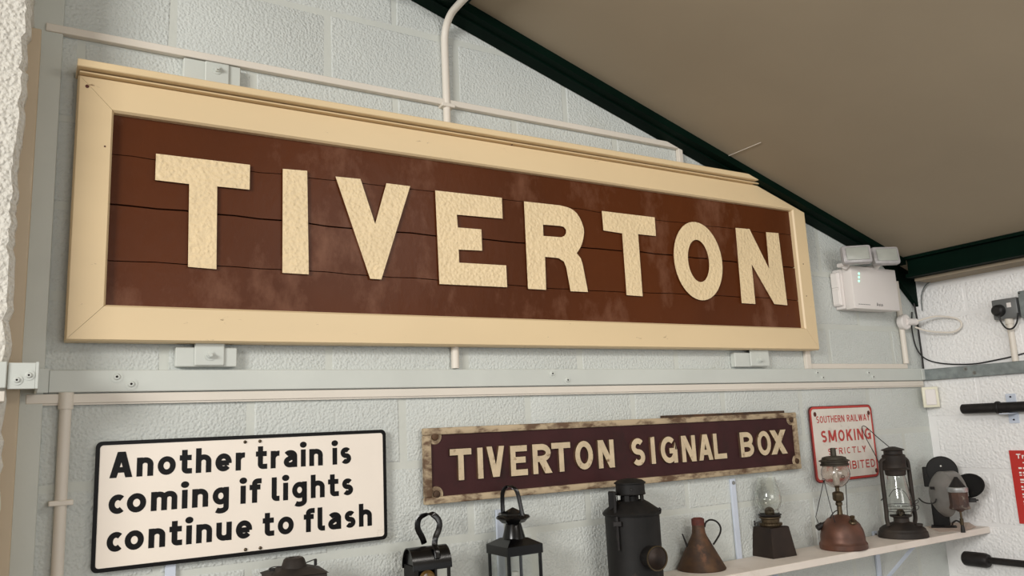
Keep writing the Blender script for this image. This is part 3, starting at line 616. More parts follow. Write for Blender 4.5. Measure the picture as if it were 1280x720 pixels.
# brackets that hold it
def sbracket(label, xb0, xb1, xp0, xp1, z0, z1, bx, bz, top):
    t = thing('sign_bracket', label, 'bracket', ((xb0 + xb1) / 2, D, z0))
    b = MB(); b.box(xb0, xb1, 2.224, D - .001, z0, z1, .002); obj('packing_block', b, 'rail', t, True)
    b = MB()
    b.box(xp0, xp1, 2.2175, 2.2235, z0 + .002, z1 + (.0 if top else .012), .003); obj('plate', b, 'rail', t, True)
    b = MB(); b.cyl((bx, 2.2175, bz), (bx, 2.2155, bz), .0135, 20); b.lathe([(0, 0), (.0085, 0), (.0085, .006), (.006, .0065), (.005, .014), (0, .0145)], (bx, 2.2155, bz), 6, Matrix.Rotation(PI / 2, 4, 'X')); obj('bolt', b, 'rail', t, True)
sbracket('grey bracket with bolt above the left end of the big sign', .328, .481, .383, .449, 2.56, 2.655, .415, 2.633, True)
sbracket('grey bracket with bolt under the left end of the big sign', .328, .482, .373, .449, 1.797, 1.8485, .411, 1.826, False)
sbracket('grey bracket with bolt under the right end of the big sign', 2.364, 2.545, 2.444, 2.551, 1.797, 1.853, 2.492, 1.823, False)

# ============================================================ ANOTHER TRAIN SIGN
def rrect(x0, x1, z0, z1, r, n=5):
    out = []
    for cx, cz, a in ((x1 - r, z1 - r, 0), (x0 + r, z1 - r, 90), (x0 + r, z0 + r, 180), (x1 - r, z0 + r, 270)): out += arc(cx, cz, r, r, a, a + 90, n)
    return out
def plate(parent, name, x0, x1, z0, z1, r, ya, yb, m, shz=lambda x: 0, hole=None, label=None):
    b = MB(); P3 = [(x, ya, z + shz(x)) for x, z in rrect(x0, x1, z0, z1, r)]
    hs = [[(x, ya, z + shz(x)) for x, z in rrect(*hole)]] if hole else []
    b.prism(P3, (0, yb - ya, 0), hs); return obj(name, b, m, parent, True, smooth=30, label=label)
YA = 2.228
q0, q1, q2, q3 = onA(119, 552, YA), onA(482.5, 537, YA), onA(484, 673.5, YA), onA(114, 717.8, YA)
ax0, ax1, az0, az1 = (q0.x + q3.x) / 2, (q1.x + q2.x) / 2, (q3.z + q2.z) / 2, (q0.z + q1.z) / 2
t = thing('crossing_sign', 'white black-bordered sign reading Another train is coming if lights continue to flash', 'sign', ((ax0 + ax1) / 2, D, az0))
plate(t, 'border', ax0, ax1, az0, az1, .014, YA, YA + .004, 'black', hole=(ax0 + .0095, ax1 - .0095, az0 + .0095, az1 - .0095, .008))
plate(t, 'face', ax0 + .004, ax1 - .004, az0 + .004, az1 - .004, .014, YA + .0012, YA + .0035, 'signwhite')
b = MB(); b.box(ax0 + .05, ax1 - .05, YA + .004, D - .003, az1 - .05, az1 - .03); b.box(ax0 + .05, ax1 - .05, YA + .004, D - .003, az0 + .03, az0 + .05); obj('back_channel', b, 'galv', t, True)
PA = lambda x, z, d: (x, YA + .0006 - d, z)
b = MB()
for txt, a_, b_, cap in (('Another train is', (136.5, 598), (439.5, 579.5), .0625), ('coming if lights', (134.5, 643.5), (442, 618.5), .0625), ('continue to flash', (132.2, 691), (465.5, 657), .0625)):
    p, q = onA(*a_, YA), onA(*b_, YA); textline(b, txt, p.x, q.x, p.z, q.z, cap, PA, .215, gap=.115, space=.25); obj('lettering', b, 'black', t, True, smooth=0); b = MB()
for (u, v) in [(306.5, 552.5), (325, 551.5), (307, 687), (325.5, 685)]:
    q = onA(u, v, YA); b = MB(); b.lathe([(0, 0), (.0045, 0), (.0042, .002), (.002, .004), (0, .0045)], (q.x, YA + .001, q.z), 14, Matrix.Rotation(PI / 2, 4, 'X')); obj('rivet', b, 'brass', t, True)

# ============================================================ SIGNAL BOX SIGN
YS = 2.220
q0, q1, q2, q3 = onA(529.5, 536, YS), onA(995, 515, YS), onA(1003, 585.5, YS), onA(532.5, 632, YS)
sx0, sx1, sz0, sz1 = (q0.x + q3.x) / 2, (q1.x + q2.x) / 2, (q3.z + q2.z) / 2, (q0.z + q1.z) / 2
t = thing('signal_box_sign', 'long maroon sign with raised worn letters TIVERTON SIGNAL BOX', 'sign', ((sx0 + sx1) / 2, D, sz0))
plate(t, 'field', sx0 + .01, sx1 - .01, sz0 + .01, sz1 - .01, .01, YS + .008, YS + .018, 'maroon')
bw = .021
for (a0, a1, c0, c1) in ((sx0, sx1, sz1 - bw, sz1), (sx0, sx1, sz0, sz0 + bw), (sx0, sx0 + bw * 1.15, sz0 + bw, sz1 - bw), (sx1 - bw * 1.15, sx1, sz0 + bw, sz1 - bw)):
    b = MB(); b.box(a0, a1, YS, YS + .02, c0, c1, .004); obj('border', b, 'oldcream2', t, True)
for (u, v) in [(544.5, 546), (546.5, 618), (990, 524), (997.5, 576)]:
    q = onA(u, v, YS); b = MB(); b.lathe([(0, 0), (.024, 0), (.022, .0035), (0, .0035)], (q.x, YS + .0085, q.z), 20, Matrix.Rotation(PI / 2, 4, 'X')); o = obj('boss', b, 'oldcream2', t, True)
    b = MB(); b.lathe([(0, 0), (.012, 0), (.011, .004), (.006, .006), (0, .006)], (q.x, YS + .005, q.z), 16, Matrix.Rotation(PI / 2, 4, 'X')); obj('screw_head', b, 'rust', o, True)
b = MB(); b.box(sx0 + .02, sx1 - .06, YS + .02, D - .002, sz0 + .03, sz1 - .01); b.box(sx1 - .7, sx1 - .065, YS + .004, D - .002, sz1 - .001, sz1 + .009, .001); obj('backing_timber', b, 'rust', t, True)
PS = lambda x, z, d: (x, YS + .008 - d, z)
LT = [('T', 562, 590.5), ('I', 596.5, 604.5), ('V', 608, 631.7), ('E', 636.8, 660), ('R', 664.3, 690.5), ('T', 689.3, 714.2), ('O', 718, 742.5), ('N', 747, 768.7),
      ('S', 788.7, 807), ('I', 813.3, 820.7), ('G', 824.5, 848), ('N', 851.3, 870.5), ('A', 872.5, 891), ('L', 890.5, 908.3), ('B', 924.3, 942.5), ('O', 945.8, 964.5), ('X', 962.5, 983.8)]
zl0, zl1 = 1.4535, 1.547
for cc, u0, u1 in LT:
    vm = 582 - (u0 - 562) * .075; p, q = onA(u0, vm, YS), onA(u1, vm, YS); s = .2; gw = glyph(cc, s)[0]; hh = zl1 - zl0
    b = MB(); k = (q.x - p.x - (0.004)) / (gw * hh)
    if cc == 'I': k = 1
    draw(b, cc, p.x + .002, zl0 + random.uniform(-.0015, .0015), hh, PS, s, k, depth=.008, bev=.002); sides(obj('letter', b, 'oldcream', t, True, smooth=25), 'rust')

# ============================================================ SMOKING SIGN
YK = 2.236
q0, q1, q2, q3 = onA(1010.5, 508, YK), onA(1089, 505.5, YK), onA(1099.5, 597, YK), onA(1021, 603, YK)
kx0, kx1, kz0, kz1 = (q0.x + q3.x) / 2, (q1.x + q2.x) / 2, (q3.z + q2.z) / 2, (q0.z + q1.z) / 2
t = thing('smoking_sign', 'small white enamel sign with red border forbidding smoking', 'sign', ((kx0 + kx1) / 2, D, kz0))
plate(t, 'edge', kx0, kx1, kz0, kz1, .025, YK + .0006, YK + .006, 'darkred'); plate(t, 'border', kx0 + .003, kx1 - .003, kz0 + .003, kz1 - .003, .024, YK, YK + .003, 'red', hole=(kx0 + .012, kx1 - .012, kz0 + .011, kz1 - .011, .018))
plate(t, 'face', kx0 + .012, kx1 - .012, kz0 + .012, kz1 - .012, .015, YK + .0003, YK + .003, 'enamel')
PK = lambda x, z, d: (x, YK - .0004 - d, z)
b = MB(); o_ = lambda x: 0
for txt, xa, xb, z, hh, s, gp in (('SOUTHERN RAILWAY', 2.817, 3.17, 1.564, .0285, .15, .14), ('SMOKING', 2.835, 3.165, 1.484, .048, .19, .14), ('STRICTLY', 2.868, 3.12, 1.432, .026, .16, .2), ('PROHIBITED', 2.845, 3.17, 1.366, .034, .16, .16)):
    textline(b, txt, xa, xb, z, z, hh, PK, s, gap=gp, space=.42); obj('lettering', b, 'red', t, True, smooth=0); b = MB()
for (u, v) in [(1018.5, 518), (1085.5, 516), (1095.5, 588)]:
    q = onA(u, v, YK); b = MB(); b.lathe([(.0035, 0), (.008, 0), (.008, .002), (.0035, .003)], (q.x, YK + .0005, q.z), 16, Matrix.Rotation(PI / 2, 4, 'X'), sy=1.2); obj('fixing_eyelet', b, 'redrust', t, True)

# ============================================================ SHELF
ZS = 1.085; YSF = 2.036
t = thing('lamp_shelf', 'long white wooden shelf carrying the row of old lamps', 'shelf', (2.2, D, ZS - .026))
b = MB(); b.box(.18, XW - .004, YSF, 2.2385, ZS - .026, ZS, .002); obj('board', b, 'white', t, True)
def shelf_bracket(x, ztop, label, brace=True):
    t = thing('shelf_bracket', label, 'bracket', (x, D, ZS - .27))
    b = MB(); b.box(x - .0125, x + .0125, 2.240, D - .001, ZS - .27 if brace else ZS, ztop, .001); o = obj('upright_strip', b, 'strip', t, True)
    b = MB(); b.cyl((x, 2.2405, ztop - .015), (x, 2.237, ztop - .015), .007, 14); obj('screw', b, 'silver', o, True)
    b = MB(); b.box(x - .01, x + .01, 2.06, 2.24, ZS - .032, ZS - .0265, .001)
    b.tube([(x, 2.075, ZS - .034), (x, 2.238, ZS - .2)], [(.0085, .003)] * 2, 8); obj('brace', b, 'strip', t, True)
for x, zt, lb in ((.332, 1.33, 'pale bracket strip showing just below the crossing sign'), (1.287, 1.352, 'pale bracket strip on the wall behind the square lantern'), (2.31, 1.375, 'pale bracket strip between the oil can and the square-based oil lamp'), (3.12, 1.10, 'pale diagonal bracket under the shelf below the hurricane lantern')): shelf_bracket(x, zt, lb)

# ============================================================ THE LAMPS
def lampx(name, label, cat, bx, by, dx, turn=0, lean=0):
    r = math.hypot(bx, by); rt = Vector((by / r, -bx / r, 0)); a = -math.atan2(bx, by)
    p = Vector((bx, by, ZS)) + rt * dx
    return thing(name, label, cat, p, a + math.radians(turn))
RX_ = lambda d: Matrix.Rotation(math.radians(d), 4, 'X')
def shell(prof, th=.0018):   # closed profile for a glass wall of real thickness
    return prof + [(max(r - th, .001), z) for r, z in reversed(prof)]
# --- small box lamp at far left, only its top in view
t = lampx('box_lamp', 'brown tin lamp, only its chimney top showing below the crossing sign', 'lamp', .61, 2.13, 0, 10)
W2 = .072
b = MB(); b.box(-W2, W2, -.06, .06, 0, .178, .002); obj('body', b, 'tin', t)
b = MB(); b.add([(-W2 - .004, -.064, .178), (W2 + .004, -.064, .178), (W2 + .004, .064, .178), (-W2 - .004, .064, .178), (-W2 * .5, -.03, .192), (W2 * .5, -.03, .192), (W2 * .5, .03, .192), (-W2 * .5, .03, .192)], [(3, 2, 1, 0), (4, 5, 6, 7), (0, 1, 5, 4), (1, 2, 6, 5), (2, 3, 7, 6), (3, 0, 4, 7)]); obj('roof', b, 'tin', t, smooth=0)
b = MB(); b.lathe([(.034, .188), (.026, .211), (.022, .215), (.014, .2155), (.012, .205), (0, .205)], n=32); obj('chimney', b, 'tin', t)
b = MB(); b.tube(spline([(-.028, 0, .196), (-.05, -.01, .199), (-.062, -.012, .197)], 4), .0012, 6); b.tube(spline([(.028, 0, .198), (.045, 0, .203), (.055, 0, .205)], 4), .0014, 6); b.box(-.064, -.05, -.02, -.005, .19, .196, .001); b.box(.051, .058, -.004, .004, .19, .206, .001); obj('wire_latch', b, 'iron', t)
# --- hand lamp
t = lampx('hand_lamp', 'black tin hand lamp with barrel top and loop strap handle', 'lamp', .985, 2.15, .006, 22)
L2, dp, zb = .053, .042, .152      # half width, half depth, top of box
b = MB()
b.box(-L2 + .002, L2 - .002, dp - .002, dp, 0, zb); b.box(-L2 + .002, L2 - .002, -dp, -dp + .002, 0, .06); b.box(-L2, -L2 + .002, -dp, dp, 0, zb); b.box(L2 - .002, L2, -dp, dp, 0, zb); b.box(-L2, L2, -dp, dp, 0, .004)
for s in (-1, 1): b.box(s * L2 - (.01 if s > 0 else 0), s * L2 + (0 if s > 0 else .01), -dp - .001, -dp + .002, 0, zb - .004)
b.box(.006, .012, -dp - .001, -dp + .002, 0, zb - .004)
obj('case', b, 'matt', t)
b = MB(); prof = [(dp * math.cos(a * PI / 16) * 1.05, zb - .008 + dp * 1.33 * math.sin(a * PI / 16)) for a in range(17)]
vs = [(-L2 - .005, y, z) for y, z in prof] + [(L2 + .005, y, z) for y, z in prof]; ii = [(y * .94, z - .003) for y, z in prof]
vs += [(-L2 - .005, y, z) for y, z in ii] + [(L2 + .005, y, z) for y, z in ii]
fs = [(i, i + 1, 18 + i, 17 + i) for i in range(16)] + [(34 + i, 35 + i, 52 + i, 51 + i) for i in range(16)] + [(i, i + 1, 35 + i, 34 + i) for i in range(16)] + [(17 + i, 18 + i, 52 + i, 51 + i) for i in range(16)]
b.add(vs, fs); b.prism([(-L2 + .004, y * .93, z - .003) for y, z in prof], (.002, 0, 0)); b.prism([(L2 - .006, y * .93, z - .003) for y, z in prof], (.002, 0, 0)); obj('barrel_top', b, 'gloss', t)
b = MB(); hp = spline([(.0, .016, .205), (-.008, .010, .222), (-.022, .008, .25), (-.018, .006, .275), (.0, .0, .285), (.02, -.006, .284), (.036, -.01, .266), (.034, -.014, .245), (.02, -.02, .222), (.016, -.022, .204), (.016, -.036, .19), (.016, -.043, .17)], 5)
b.tube(hp, [(.0028, .0085)] * len(hp), 8, flat=(1, -.1, 0)); obj('strap_handle', b, 'gloss', t)
b = MB(); b.lathe([(0, 0), (.021, 0), (.024, .006), (.018, .014), (0, .018)], (-.018, -dp + .004, .118), 24, RX_(90)); obj('lens', b, 'amber', t)
b = MB(); b.box(.012, .043, -dp + .001, -dp + .003, .02, .14); obj('side_pane', b, 'frost', t)
# --- square lantern
t = lampx('square_lantern', 'tall glossy black four-sided lantern with glass panes and hoop handle', 'lantern', 1.29, 2.135, -.016, 0)
rot = Matrix.Rotation(math.radians(32), 4, 'Z'); S = .0585; zt = .151
def rb(b): b.v = [tuple(rot @ Vector(v)) for v in b.v]; return b
b = MB(); b.box(-S, S, -S, S, 0, .03, .003); obj('base', rb(b), 'gloss', t)
for sx in (-1, 1):
    for sy in (-1, 1): b = MB(); b.box(sx * S - .004 * (1 + sx), sx * S + .004 * (1 - sx), sy * S - .004 * (1 + sy), sy * S + .004 * (1 - sy), .03, zt); obj('corner_post', rb(b), 'gloss', t)
for k in range(4):
    b = MB(); b.box(-S + .008, S - .008, -S + .003, -S + .005, .03, zt); b.v = [tuple(Matrix.Rotation(k * PI / 2, 4, 'Z') @ Vector(v)) for v in b.v]; obj('pane', rb(b), 'glass', t)
b = MB(); b.lathe([(0, .03), (.011, .03), (.011, .095), (.002, .098), (0, .098)], n=16); obj('candle', b, 'candle', t)
b = MB(); s2 = S + .003; s3 = .030
b.add([(-s2, -s2, zt - .002), (s2, -s2, zt - .002), (s2, s2, zt - .002), (-s2, s2, zt - .002), (-s2, -s2, zt + .024), (s2, -s2, zt + .024), (s2, s2, zt + .024), (-s2, s2, zt + .024), (-s3, -s3, .193), (s3, -s3, .193), (s3, s3, .193), (-s3, s3, .193)],
      [(3, 2, 1, 0), (0, 1, 5, 4), (1, 2, 6, 5), (2, 3, 7, 6), (3, 0, 4, 7), (4, 5, 9, 8), (5, 6, 10, 9), (6, 7, 11, 10), (7, 4, 8, 11), (8, 9, 10, 11)]); obj('roof', rb(b), 'gloss', t, smooth=0)
b = MB(); b.lathe([(.035, .190), (.034, .195), (.024, .232), (.022, .236)], n=32); obj('chimney', b, 'gloss', t)
b = MB(); b.lathe([(.02, .234), (.034, .236), (.048, .250), (.047, .254), (.036, .259), (.034, .264), (.001, .281)], n=6); b.lathe([(.049, .248), (.052, .252), (.049, .256)], n=32, close=True); obj('cowl', b, 'gloss', t, smooth=25)
b = MB(); hp = spline([(-.030, .01, .262), (-.030, .01, .300), (-.027, .006, .328), (-.012, .002, .343), (.006, -.004, .338), (.017, -.008, .322), (.026, -.014, .275), (.030, -.018, .243)], 6); b.tube(hp, [(.0022, .0065)] * len(hp), 8, flat=(1, .25, 0)); obj('hoop_handle', b, 'gloss', t)
# --- big canister signal lamp
t = lampx('signal_lamp', 'large matt black cylindrical signal lamp with brass-rimmed side lens', 'lamp', 1.735, 2.11, -.0225, 0)
b = MB(); b.lathe([(0, 0), (.09, 0), (.088, .01), (.089, .222), (.086, .224), (0, .224)], n=48); obj('body', b, 'matt', t)
b = MB(); b.lathe([(.086, .220), (.0945, .222), (.096, .228), (.090, .236), (.060, .257), (.045, .266), (.043, .262), (.0, .262)], n=40); obj('shoulder', b, 'matt', t)
for k in range(5):
    a = k * 2 * PI / 5 + .35; b = MB(); b.box(-.008, .008, .043, .046, .255, .29, .001, Matrix.Rotation(a, 4, 'Z')); obj('chimney_leg', b, 'matt', t)
b = MB(); b.lathe([(.03, .262), (.030, .28), (.0, .281)], (-.004, 0, 0), n=24); obj('inner_flue', b, 'matt', t)
b = MB(); b.lathe([(.048, .284), (.050, .286), (.048, .289), (.047, .318), (.052, .320), (.052, .323), (.040, .331), (.018, .3355), (0, .336)], n=40); obj('chimney_cap', b, 'matt', t)
b = MB(); b.lathe([(0, 0), (.005, 0), (.004, .003), (0, .003)], (.004, -.047, .303), 10, RX_(90)); obj('rivet', b, 'iron', t)
b = MB(); b.box(-.072, -.052, -.045, -.01, .232, .298, .002); b.box(-.056, -.046, -.075, -.05, .20, .30, .002); obj('hinge_housing', b, 'matt', t)
b = MB(); b.box(-.050, -.044, -.094, -.088, .122, .225, .001); b.box(-.060, -.034, -.096, -.086, .195, .210, .001); obj('hasp', b, 'iron', t)
b = MB(); b.tube([(-.048, -.095, .2), (-.051, -.097, .165), (-.047, -.093, .128)], .0016, 6); obj('hasp_pin', b, 'iron', t)
A4 = Matrix.Rotation(math.radians(33), 4, 'Z') @ RX_(90)
b = MB(); b.lathe([(.034, .06), (.034, .118), (.038, .119), (.038, .127), (.033, .128), (.0, .131)], (0, 0, .098), 32, A4); o = obj('lens_tube', b, 'matt', t)
b = MB(); b.lathe([(.0335, .1265), (.0345, .1295), (.038, .130), (.0385, .1265)], (0, 0, .098), 40, A4, close=True); obj('lens_rim', b, 'brass', o)
b = MB(); b.lathe([(.0325, .1285), (.02, .134), (0, .137)], (0, 0, .098), 32, A4); obj('lens', b, 'bronze', o)
b = MB(); b.lathe([(0, 0), (.006, 0), (.006, .012), (0, .014)], (.083, -.02, .232), 12, Matrix.Rotation(PI / 3, 4, 'Y')); obj('side_knob', b, 'matt', t)
# --- oil can
t = lampx('oil_can', 'rusty conical oil can with thin spout and curved handle', 'oil can', 2.06, 2.185, .001, 0)
b = MB(); b.lathe([(0, 0), (.083, 0), (.085, .004), (.083, .008), (.028, .112), (.024, .122), (.0225, .135), (.0215, .158)], n=48); obj('body', b, 'rust', t)
b = MB(); b.lathe([(.0225, .150), (.0225, .170), (.020, .172), (.016, .174), (.013, .168), (0, .168)], n=28); obj('neck_rim', b, 'redrust', t)
b = MB(); b.tube([(-.040, -.01, .072), (-.048, -.012, .095), (-.057, -.014, .122)], [.0055, .0035, .0022], 10); obj('spout', b, 'iron', t)
b = MB(); hp = spline([(.022, 0, .142), (.028, 0, .158), (.044, 0, .166), (.064, 0, .160), (.076, 0, .142), (.074, 0, .122), (.062, 0, .102), (.047, 0, .082)], 5); b.tube(hp, [(.0032, .005)] * len(hp), 8, flat=(0, 1, 0)); obj('handle', b, 'iron', t)
# --- square base oil lamp
t = lampx('table_lamp', 'oil lamp with dark square tapered base and clear glass chimney', 'oil lamp', 2.43, 2.21, .018, 0)
rot = Matrix.Rotation(math.radians(43), 4, 'Z'); s1, s0 = .0455, .059
b = MB(); b.add([(-s0, -s0, 0), (s0, -s0, 0), (s0, s0, 0), (-s0, s0, 0), (-s1, -s1, .105), (s1, -s1, .105), (s1, s1, .105), (-s1, s1, .105), (-s1 + .004, -s1 + .004, .108), (s1 - .004, -s1 + .004, .108), (s1 - .004, s1 - .004, .108), (-s1 + .004, s1 - .004, .108)],
    [(3, 2, 1, 0), (0, 1, 5, 4), (1, 2, 6, 5), (2, 3, 7, 6), (3, 0, 4, 7), (4, 5, 9, 8), (5, 6, 10, 9), (6, 7, 11, 10), (7, 4, 8, 11), (8, 9, 10, 11)]); obj('font', rb(b), 'bronze', t, smooth=0)
b = MB(); b.lathe([(.036, .106), (.040, .112), (.040, .117), (.033, .122), (.034, .134), (.040, .138), (.040, .142), (.0, .143)], n=36)
for k in range(28): b.box(-.0015, .0015, -.0425, -.039, .1125, .1195, 0, Matrix.Rotation(k * 2 * PI / 28, 4, 'Z'))
obj('burner_collar', b, 'brass', t)
b = MB(); b.lathe([(.03, .142), (.041, .146), (.0435, .150), (.041, .152), (.02, .150)], n=36); obj('gallery', b, 'iron', t)
b = MB(); b.lathe([(.018, .148), (.018, .166), (.013, .174), (.005, .178), (0, .1785)], n=24); obj('wick_dome', b, 'brass', t)
b = MB(); b.tube([(-.03, -.01, .128), (-.055, -.014, .120)], .0018, 6); b.lathe([(0, 0), (.009, 0), (.009, .006), (0, .006)], (-.055, -.014, .120), 14, Matrix.Rotation(-PI / 2, 4, 'Y')); obj('wick_knob', b, 'iron', t)
b = MB(); b.lathe(shell([(.034, .152), (.0375, .158), (.034, .166), (.043, .180), (.049, .195), (.0505, .208), (.048, .228), (.041, .256), (.0345, .278), (.0325, .287)]), n=48, close=True); obj('glass_chimney', b, 'glass', t)
# --- pressure lamp
t = lampx('pressure_lamp', 'copper pressure lamp with domed tank and round glass globe', 'pressure lamp', 2.73, 2.13, .020, 0)
b = MB(); b.lathe([(0, 0), (.086, 0), (.0885, .004), (.0885, .020), (.084, .026), (.0815, .032), (.082, .045), (.078, .068), (.068, .092), (.05, .112), (.028, .124), (.012, .128), (0, .128)], n=56); obj('tank', b, 'copper', t)
b = MB(); b.lathe([(.012, .124), (.010, .132), (.009, .160), (.013, .163), (.013, .172), (.010, .176), (.018, .180), (.021, .186), (.021, .208), (.018, .212), (.008, .216), (.008, .238), (0, .238)], n=28); obj('burner_stem', b, 'brass', t)
b = MB(); b.lathe(shell([(.012, .230), (.022, .232), (.040, .246), (.051, .264), (.0545, .282), (.052, .300), (.045, .316), (.040, .321)]), n=48, close=True); obj('glass_globe', b, 'smoky', t)
b = MB(); b.lathe([(.038, .312), (.054, .314), (.0545, .320), (.050, .322), (.050, .328), (.0575, .331), (.0575, .334), (.047, .338), (.044, .346), (.030, .350), (.011, .352), (.011, .378), (.009, .382), (.0, .382)], n=44); obj('top_cap', b, 'verd', t)
b = MB(); b.lathe([(0, .24), (.012, .24), (.013, .27), (.008, .29), (.008, .312), (0, .312)], n=20); obj('mantle', b, 'enamel', t)
b = MB(); b.lathe([(.0, 0), (.013, 0), (.016, .004), (.013, .009), (.006, .010), (.006, .020), (.009, .022), (.009, .028), (0, .03)], (.042, -.045, .100), 20, Matrix.Rotation(.35, 4, 'X')); obj('filler_cap', b, 'brass', t)
b = MB(); b.tube([(-.045, -.025, .261), (-.09, -.02, .120), (-.083, -.02, .098)], .0015, 6); b.tube([(-.045, -.03, .262), (-.034, -.05, .18), (-.022, -.058, .104)], .0015, 6); b.tube([(.033, .01, .246), (.030, .01, .18), (.026, .012, .12)], .0015, 6)
b.lathe([(.0042, -.0012), (.0062, 0), (.0042, .0012)], (-.046, -.034, .262), 14, RX_(90), close=True); b.lathe([(.0042, -.0012), (.0062, 0), (.0042, .0012)], (.025, -.048, .274), 14, RX_(90), close=True); obj('globe_wires', b, 'iron', t)
b = MB(); b.tube(spline([(-.045, -.02, .100), (-.035, -.02, .122), (-.02, -.012, .138), (-.005, 0, .145)], 5), .002, 8); obj('feed_pipe', b, 'iron', t)
b = MB(); b.cyl((-.068, -.01, .09), (-.09, -.02, .078), .012, 20, bev=.002); b.cyl((-.055, -.005, .097), (-.07, -.01, .09), .007, 14); obj('pump_knob', b, 'iron', t)
# --- hurricane lantern
t = lampx('hurricane_lantern', 'dark tin hurricane lantern with clear globe and raised wire bail', 'hurricane lantern', 3.13, 2.14, .018, 0)
b = MB(); b.lathe([(0, 0), (.094, 0), (.097, .003), (.094, .022), (.090, .026), (.088, .034), (.076, .044), (.05, .056), (.03, .062), (0, .062)], n=52, sy=.86); obj('tank', b, 'tin', t)
b = MB(); b.lathe([(.032, .058), (.030, .064), (.030, .078), (.042, .083), (.044, .088), (.0, .089)], n=32); obj('burner', b, 'tin', t)
b = MB(); b.lathe(shell([(.038, .088), (.045, .096), (.051, .116), (.0515, .135), (.048, .165), (.042, .205), (.036, .238), (.034, .254)]), n=48, close=True); obj('glass_globe', b, 'glass', t)
b = MB(); b.lathe([(.0, .085), (.016, .085), (.017, .100), (.010, .112), (0, .114)], n=24); obj('wick_cone', b, 'brass', t)
b = MB(); b.lathe([(.034, .248), (.040, .252), (.042, .270), (.0575, .272), (.058, .275), (.047, .281), (.045, .295), (.046, .298), (.046, .330), (.043, .334), (.037, .336), (.037, .350), (.0, .351)], n=40); obj('hood', b, 'tin', t)
b = MB(); b.lathe([(.044, .351), (.046, .353), (.044, .356), (.03, .361), (.012, .367), (0, .368)], n=36); obj('cap_disc', b, 'tin', t)
for s in (-1, 1):
    b = MB(); pts = spline([(s * .032, -.024 * s * -1 if s < 0 else .02, .318), (s * .046, -.03 if s < 0 else .03, .312), (s * .052, -.034 if s < 0 else .034, .29), (s * .053, -.036 if s < 0 else .036, .2), (s * .053, -.038 if s < 0 else .038, .11), (s * .054, -.045 if s < 0 else .045, .075), (s * .05, -.05 if s < 0 else .05, .05)], 5); b.tube(pts, .0085, 12); obj('side_tube', b, 'tin', t)
b = MB(); b.tube([(.055 * math.cos(a * PI / 18), .055 * math.sin(a * PI / 18), .128) for a in range(36)], .0013, 6, closed=True); b.tube([(.054 * math.cos(a * PI / 18), .054 * math.sin(a * PI / 18), .106) for a in range(36)], .0013, 6, closed=True)
b.tube(spline([(.054, 0, .128), (.062, 0, .145), (.072, 0, .148), (.07, 0, .138), (.056, 0, .13)], 5), .0013, 6); b.tube(spline([(.054, 0, .106), (.068, 0, .112), (.07, 0, .125), (.055, 0, .128)], 5), .0013, 6); obj('globe_guard', b, 'iron', t)
b = MB(); b.tube(spline([(-.035, -.02, .165), (-.02, -.054, .19), (.0, -.057, .20), (.025, -.052, .185), (.04, -.04, .15)], 5), .001, 6); obj('cross_wire', b, 'iron', t)
b = MB(); b.tube(spline([(-.052, -.036, .265), (-.062, -.02, .315), (-.095, .0, .40), (-.108, .01, .445), (-.104, .015, .457), (-.09, .02, .45), (-.05, .02, .405), (-.012, .03, .365), (.03, .04, .315)], 6), .0017, 8); obj('bail', b, 'iron', t)
b = MB(); b.cyl((-.056, -.03, .162), (-.068, -.033, .15), .0025, 8); obj('lift_lever', b, 'iron', t)
b = MB(); b.lathe([(0, .046), (.016, .048), (.016, .056), (0, .059)], (.062, -.02, 0), 18); obj('filler_cap', b, 'tin', t)
# --- acetylene spot lamp in the corner
t = lampx('acetylene_lamp', 'grey and black acetylene lamp with brown canister in the corner', 'lamp', 3.45, 2.13, 0, 0)
b = MB(); b.box(-.045, .022, .058, .078, .004, .20, .006); b.box(-.055, .045, .01, .08, 0, .008, .002); obj('stand', b, 'matt', t)
b = MB(); b.lathe([(0, 0), (.062, 0), (.064, .003), (.064, .014), (.060, .017), (0, .017)], (.016, .062, .243), 44, RX_(90)); b.box(-.062, -.02, .046, .06, .175, .262, .003); obj('back_disc', b, 'matt', t)
b = MB(); b.lathe([(0, 0), (.004, 0), (.0035, .003), (0, .004)], (.014, .044, .265), 12, RX_(90)); obj('rivet', b, 'candle', t)
# drum: short grey tube facing right of the viewer
D4 = Matrix.Translation((.010, -.025, .150)) @ Matrix.Rotation(math.radians(118), 4, 'Z') @ RX_(90)
def tf(b, m4): b.v = [tuple(m4 @ Vector(v)) for v in b.v]; return b
b = MB(); b.lathe([(.0, -.045), (.03, -.042), (.065, -.030), (.085, -.014), (.094, -.003), (.096, .0), (.096, .004), (.090, .004), (.066, -.024), (.0, -.024)], n=56); obj('reflector', tf(b, D4), 'drum', t)
b = MB(); b.lathe([(.0965, .0), (.0965, .055), (.0945, .055), (.0945, .0)], n=30, a0=math.radians(-20), a1=math.radians(182), close=True)
obj('hood', tf(b, D4), 'drum', t, smooth=40)
b = MB(); b.box(-.010, .010, -.002, .002, -.006, .006, .001); tf(b, Matrix.Translation((-.030, -.1, .182)) @ Matrix.Rotation(math.radians(-30), 4, 'Z')); obj('hood_tab', b, 'iron', t)
b = MB(); b.tube(spline([(-.088, -.05, .135), (-.075, -.06, .122), (-.055, -.068, .115), (-.03, -.074, .118), (-.02, -.074, .135)], 5), .003, 8); obj('catch', b, 'iron', t)
D5 = Matrix.Translation((.112, -.035, .187)) @ Matrix.Rotation(math.radians(-22), 4, 'Y') @ Matrix.Rotation(math.radians(-22), 4, 'Z') @ RX_(90)
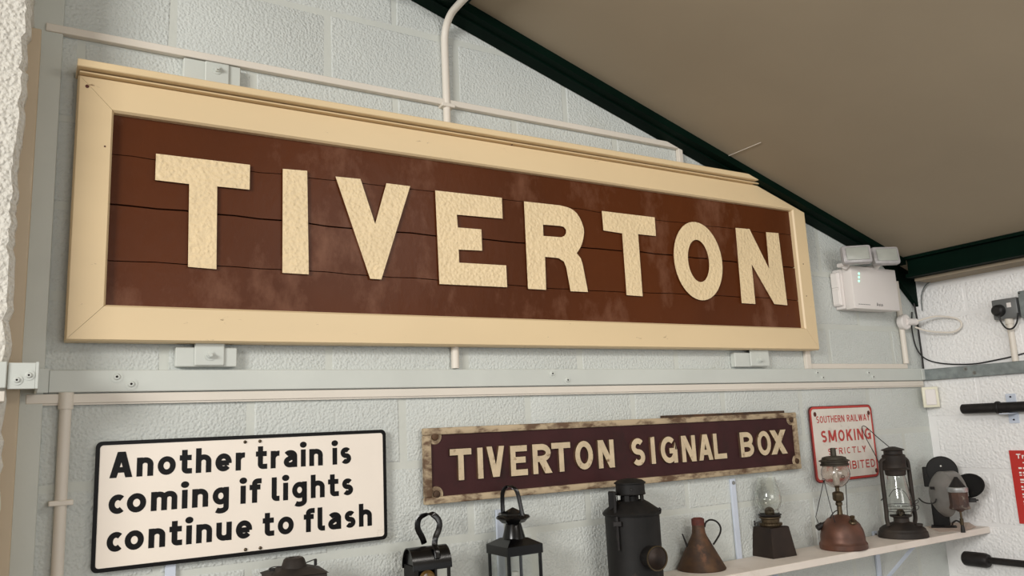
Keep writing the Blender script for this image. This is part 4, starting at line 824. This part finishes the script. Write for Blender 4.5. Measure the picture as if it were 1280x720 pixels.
b = MB(); b.lathe([(0, 0), (.056, 0), (.058, .004), (.058, .010), (.054, .010), (.052, .005), (0, .004)], n=44, sx=1.12, sy=.86); obj('lid', tf(b, D5), 'matt', t)
b = MB(); b.box(.098, .130, -.055, -.03, .118, .134, .002); b.cyl((.128, -.05, .127), (.138, -.052, .127), .003, 8); obj('lid_block', b, 'iron', t)
cc = (.064, -.105, 0)
b = MB(); b.lathe([(0, .085), (.008, .085), (.018, .091), (.039, .096), (.0405, .100), (.0385, .106), (.036, .112), (.036, .168), (0, .168)], cc, 8); obj('canister', b, 'cann', t, smooth=25)
b = MB(); b.lathe([(0, .166), (.0385, .166), (.0400, .169), (.0400, .183), (.038, .186), (0, .187)], cc, 40); obj('ring', b, 'chrome', t)
b = MB(); b.lathe([(.032, .186), (.026, .196), (.010, .222), (.006, .228), (0, .229)], cc, 28); obj('cone_top', b, 'iron', t)
b = MB(); b.lathe([(.0, .086), (.0045, .086), (.0045, .058), (.0075, .056), (.0075, .032), (.0045, .030), (0, .030)], cc, 16); obj('valve', b, 'brass', t)
b = MB(); b.lathe([(0, .0005), (.009, .0005), (.009, .012), (.006, .03), (0, .03)], (.064, -.105, 0), 18); b.tube(spline([(.06, -.105, .04), (.045, -.09, .046), (.03, -.06, .034), (.025, -.04, .02), (.0, -.0, .012)], 5), .0035, 8); obj('foot_valve', b, 'iron', t)
# --- curled paper lying on the shelf end
def paper(label, pts, z):
    vs = []; n = len(pts)
    b = MB()
    for (x, y, dz) in pts: vs.append((x, y, z + dz))
    for (x, y, dz) in pts: vs.append((x, y, z + dz + .0012))
    b.add(vs, [tuple(range(n))[::-1], tuple(n + i for i in range(n))] + [(i, (i + 1) % n, n + (i + 1) % n, n + i) for i in range(n)]); return tag(center(obj('paper_sheet', b, 'paper', smooth=0)), label, 'paper')
paper('crumpled dusty paper sheet under the lamp at the shelf end', [(3.35, 2.10, .001), (3.45, 2.045, .001), (3.56, 2.06, .003), (3.615, 2.12, .012), (3.60, 2.20, .006), (3.46, 2.22, .001)], ZS + .0005)
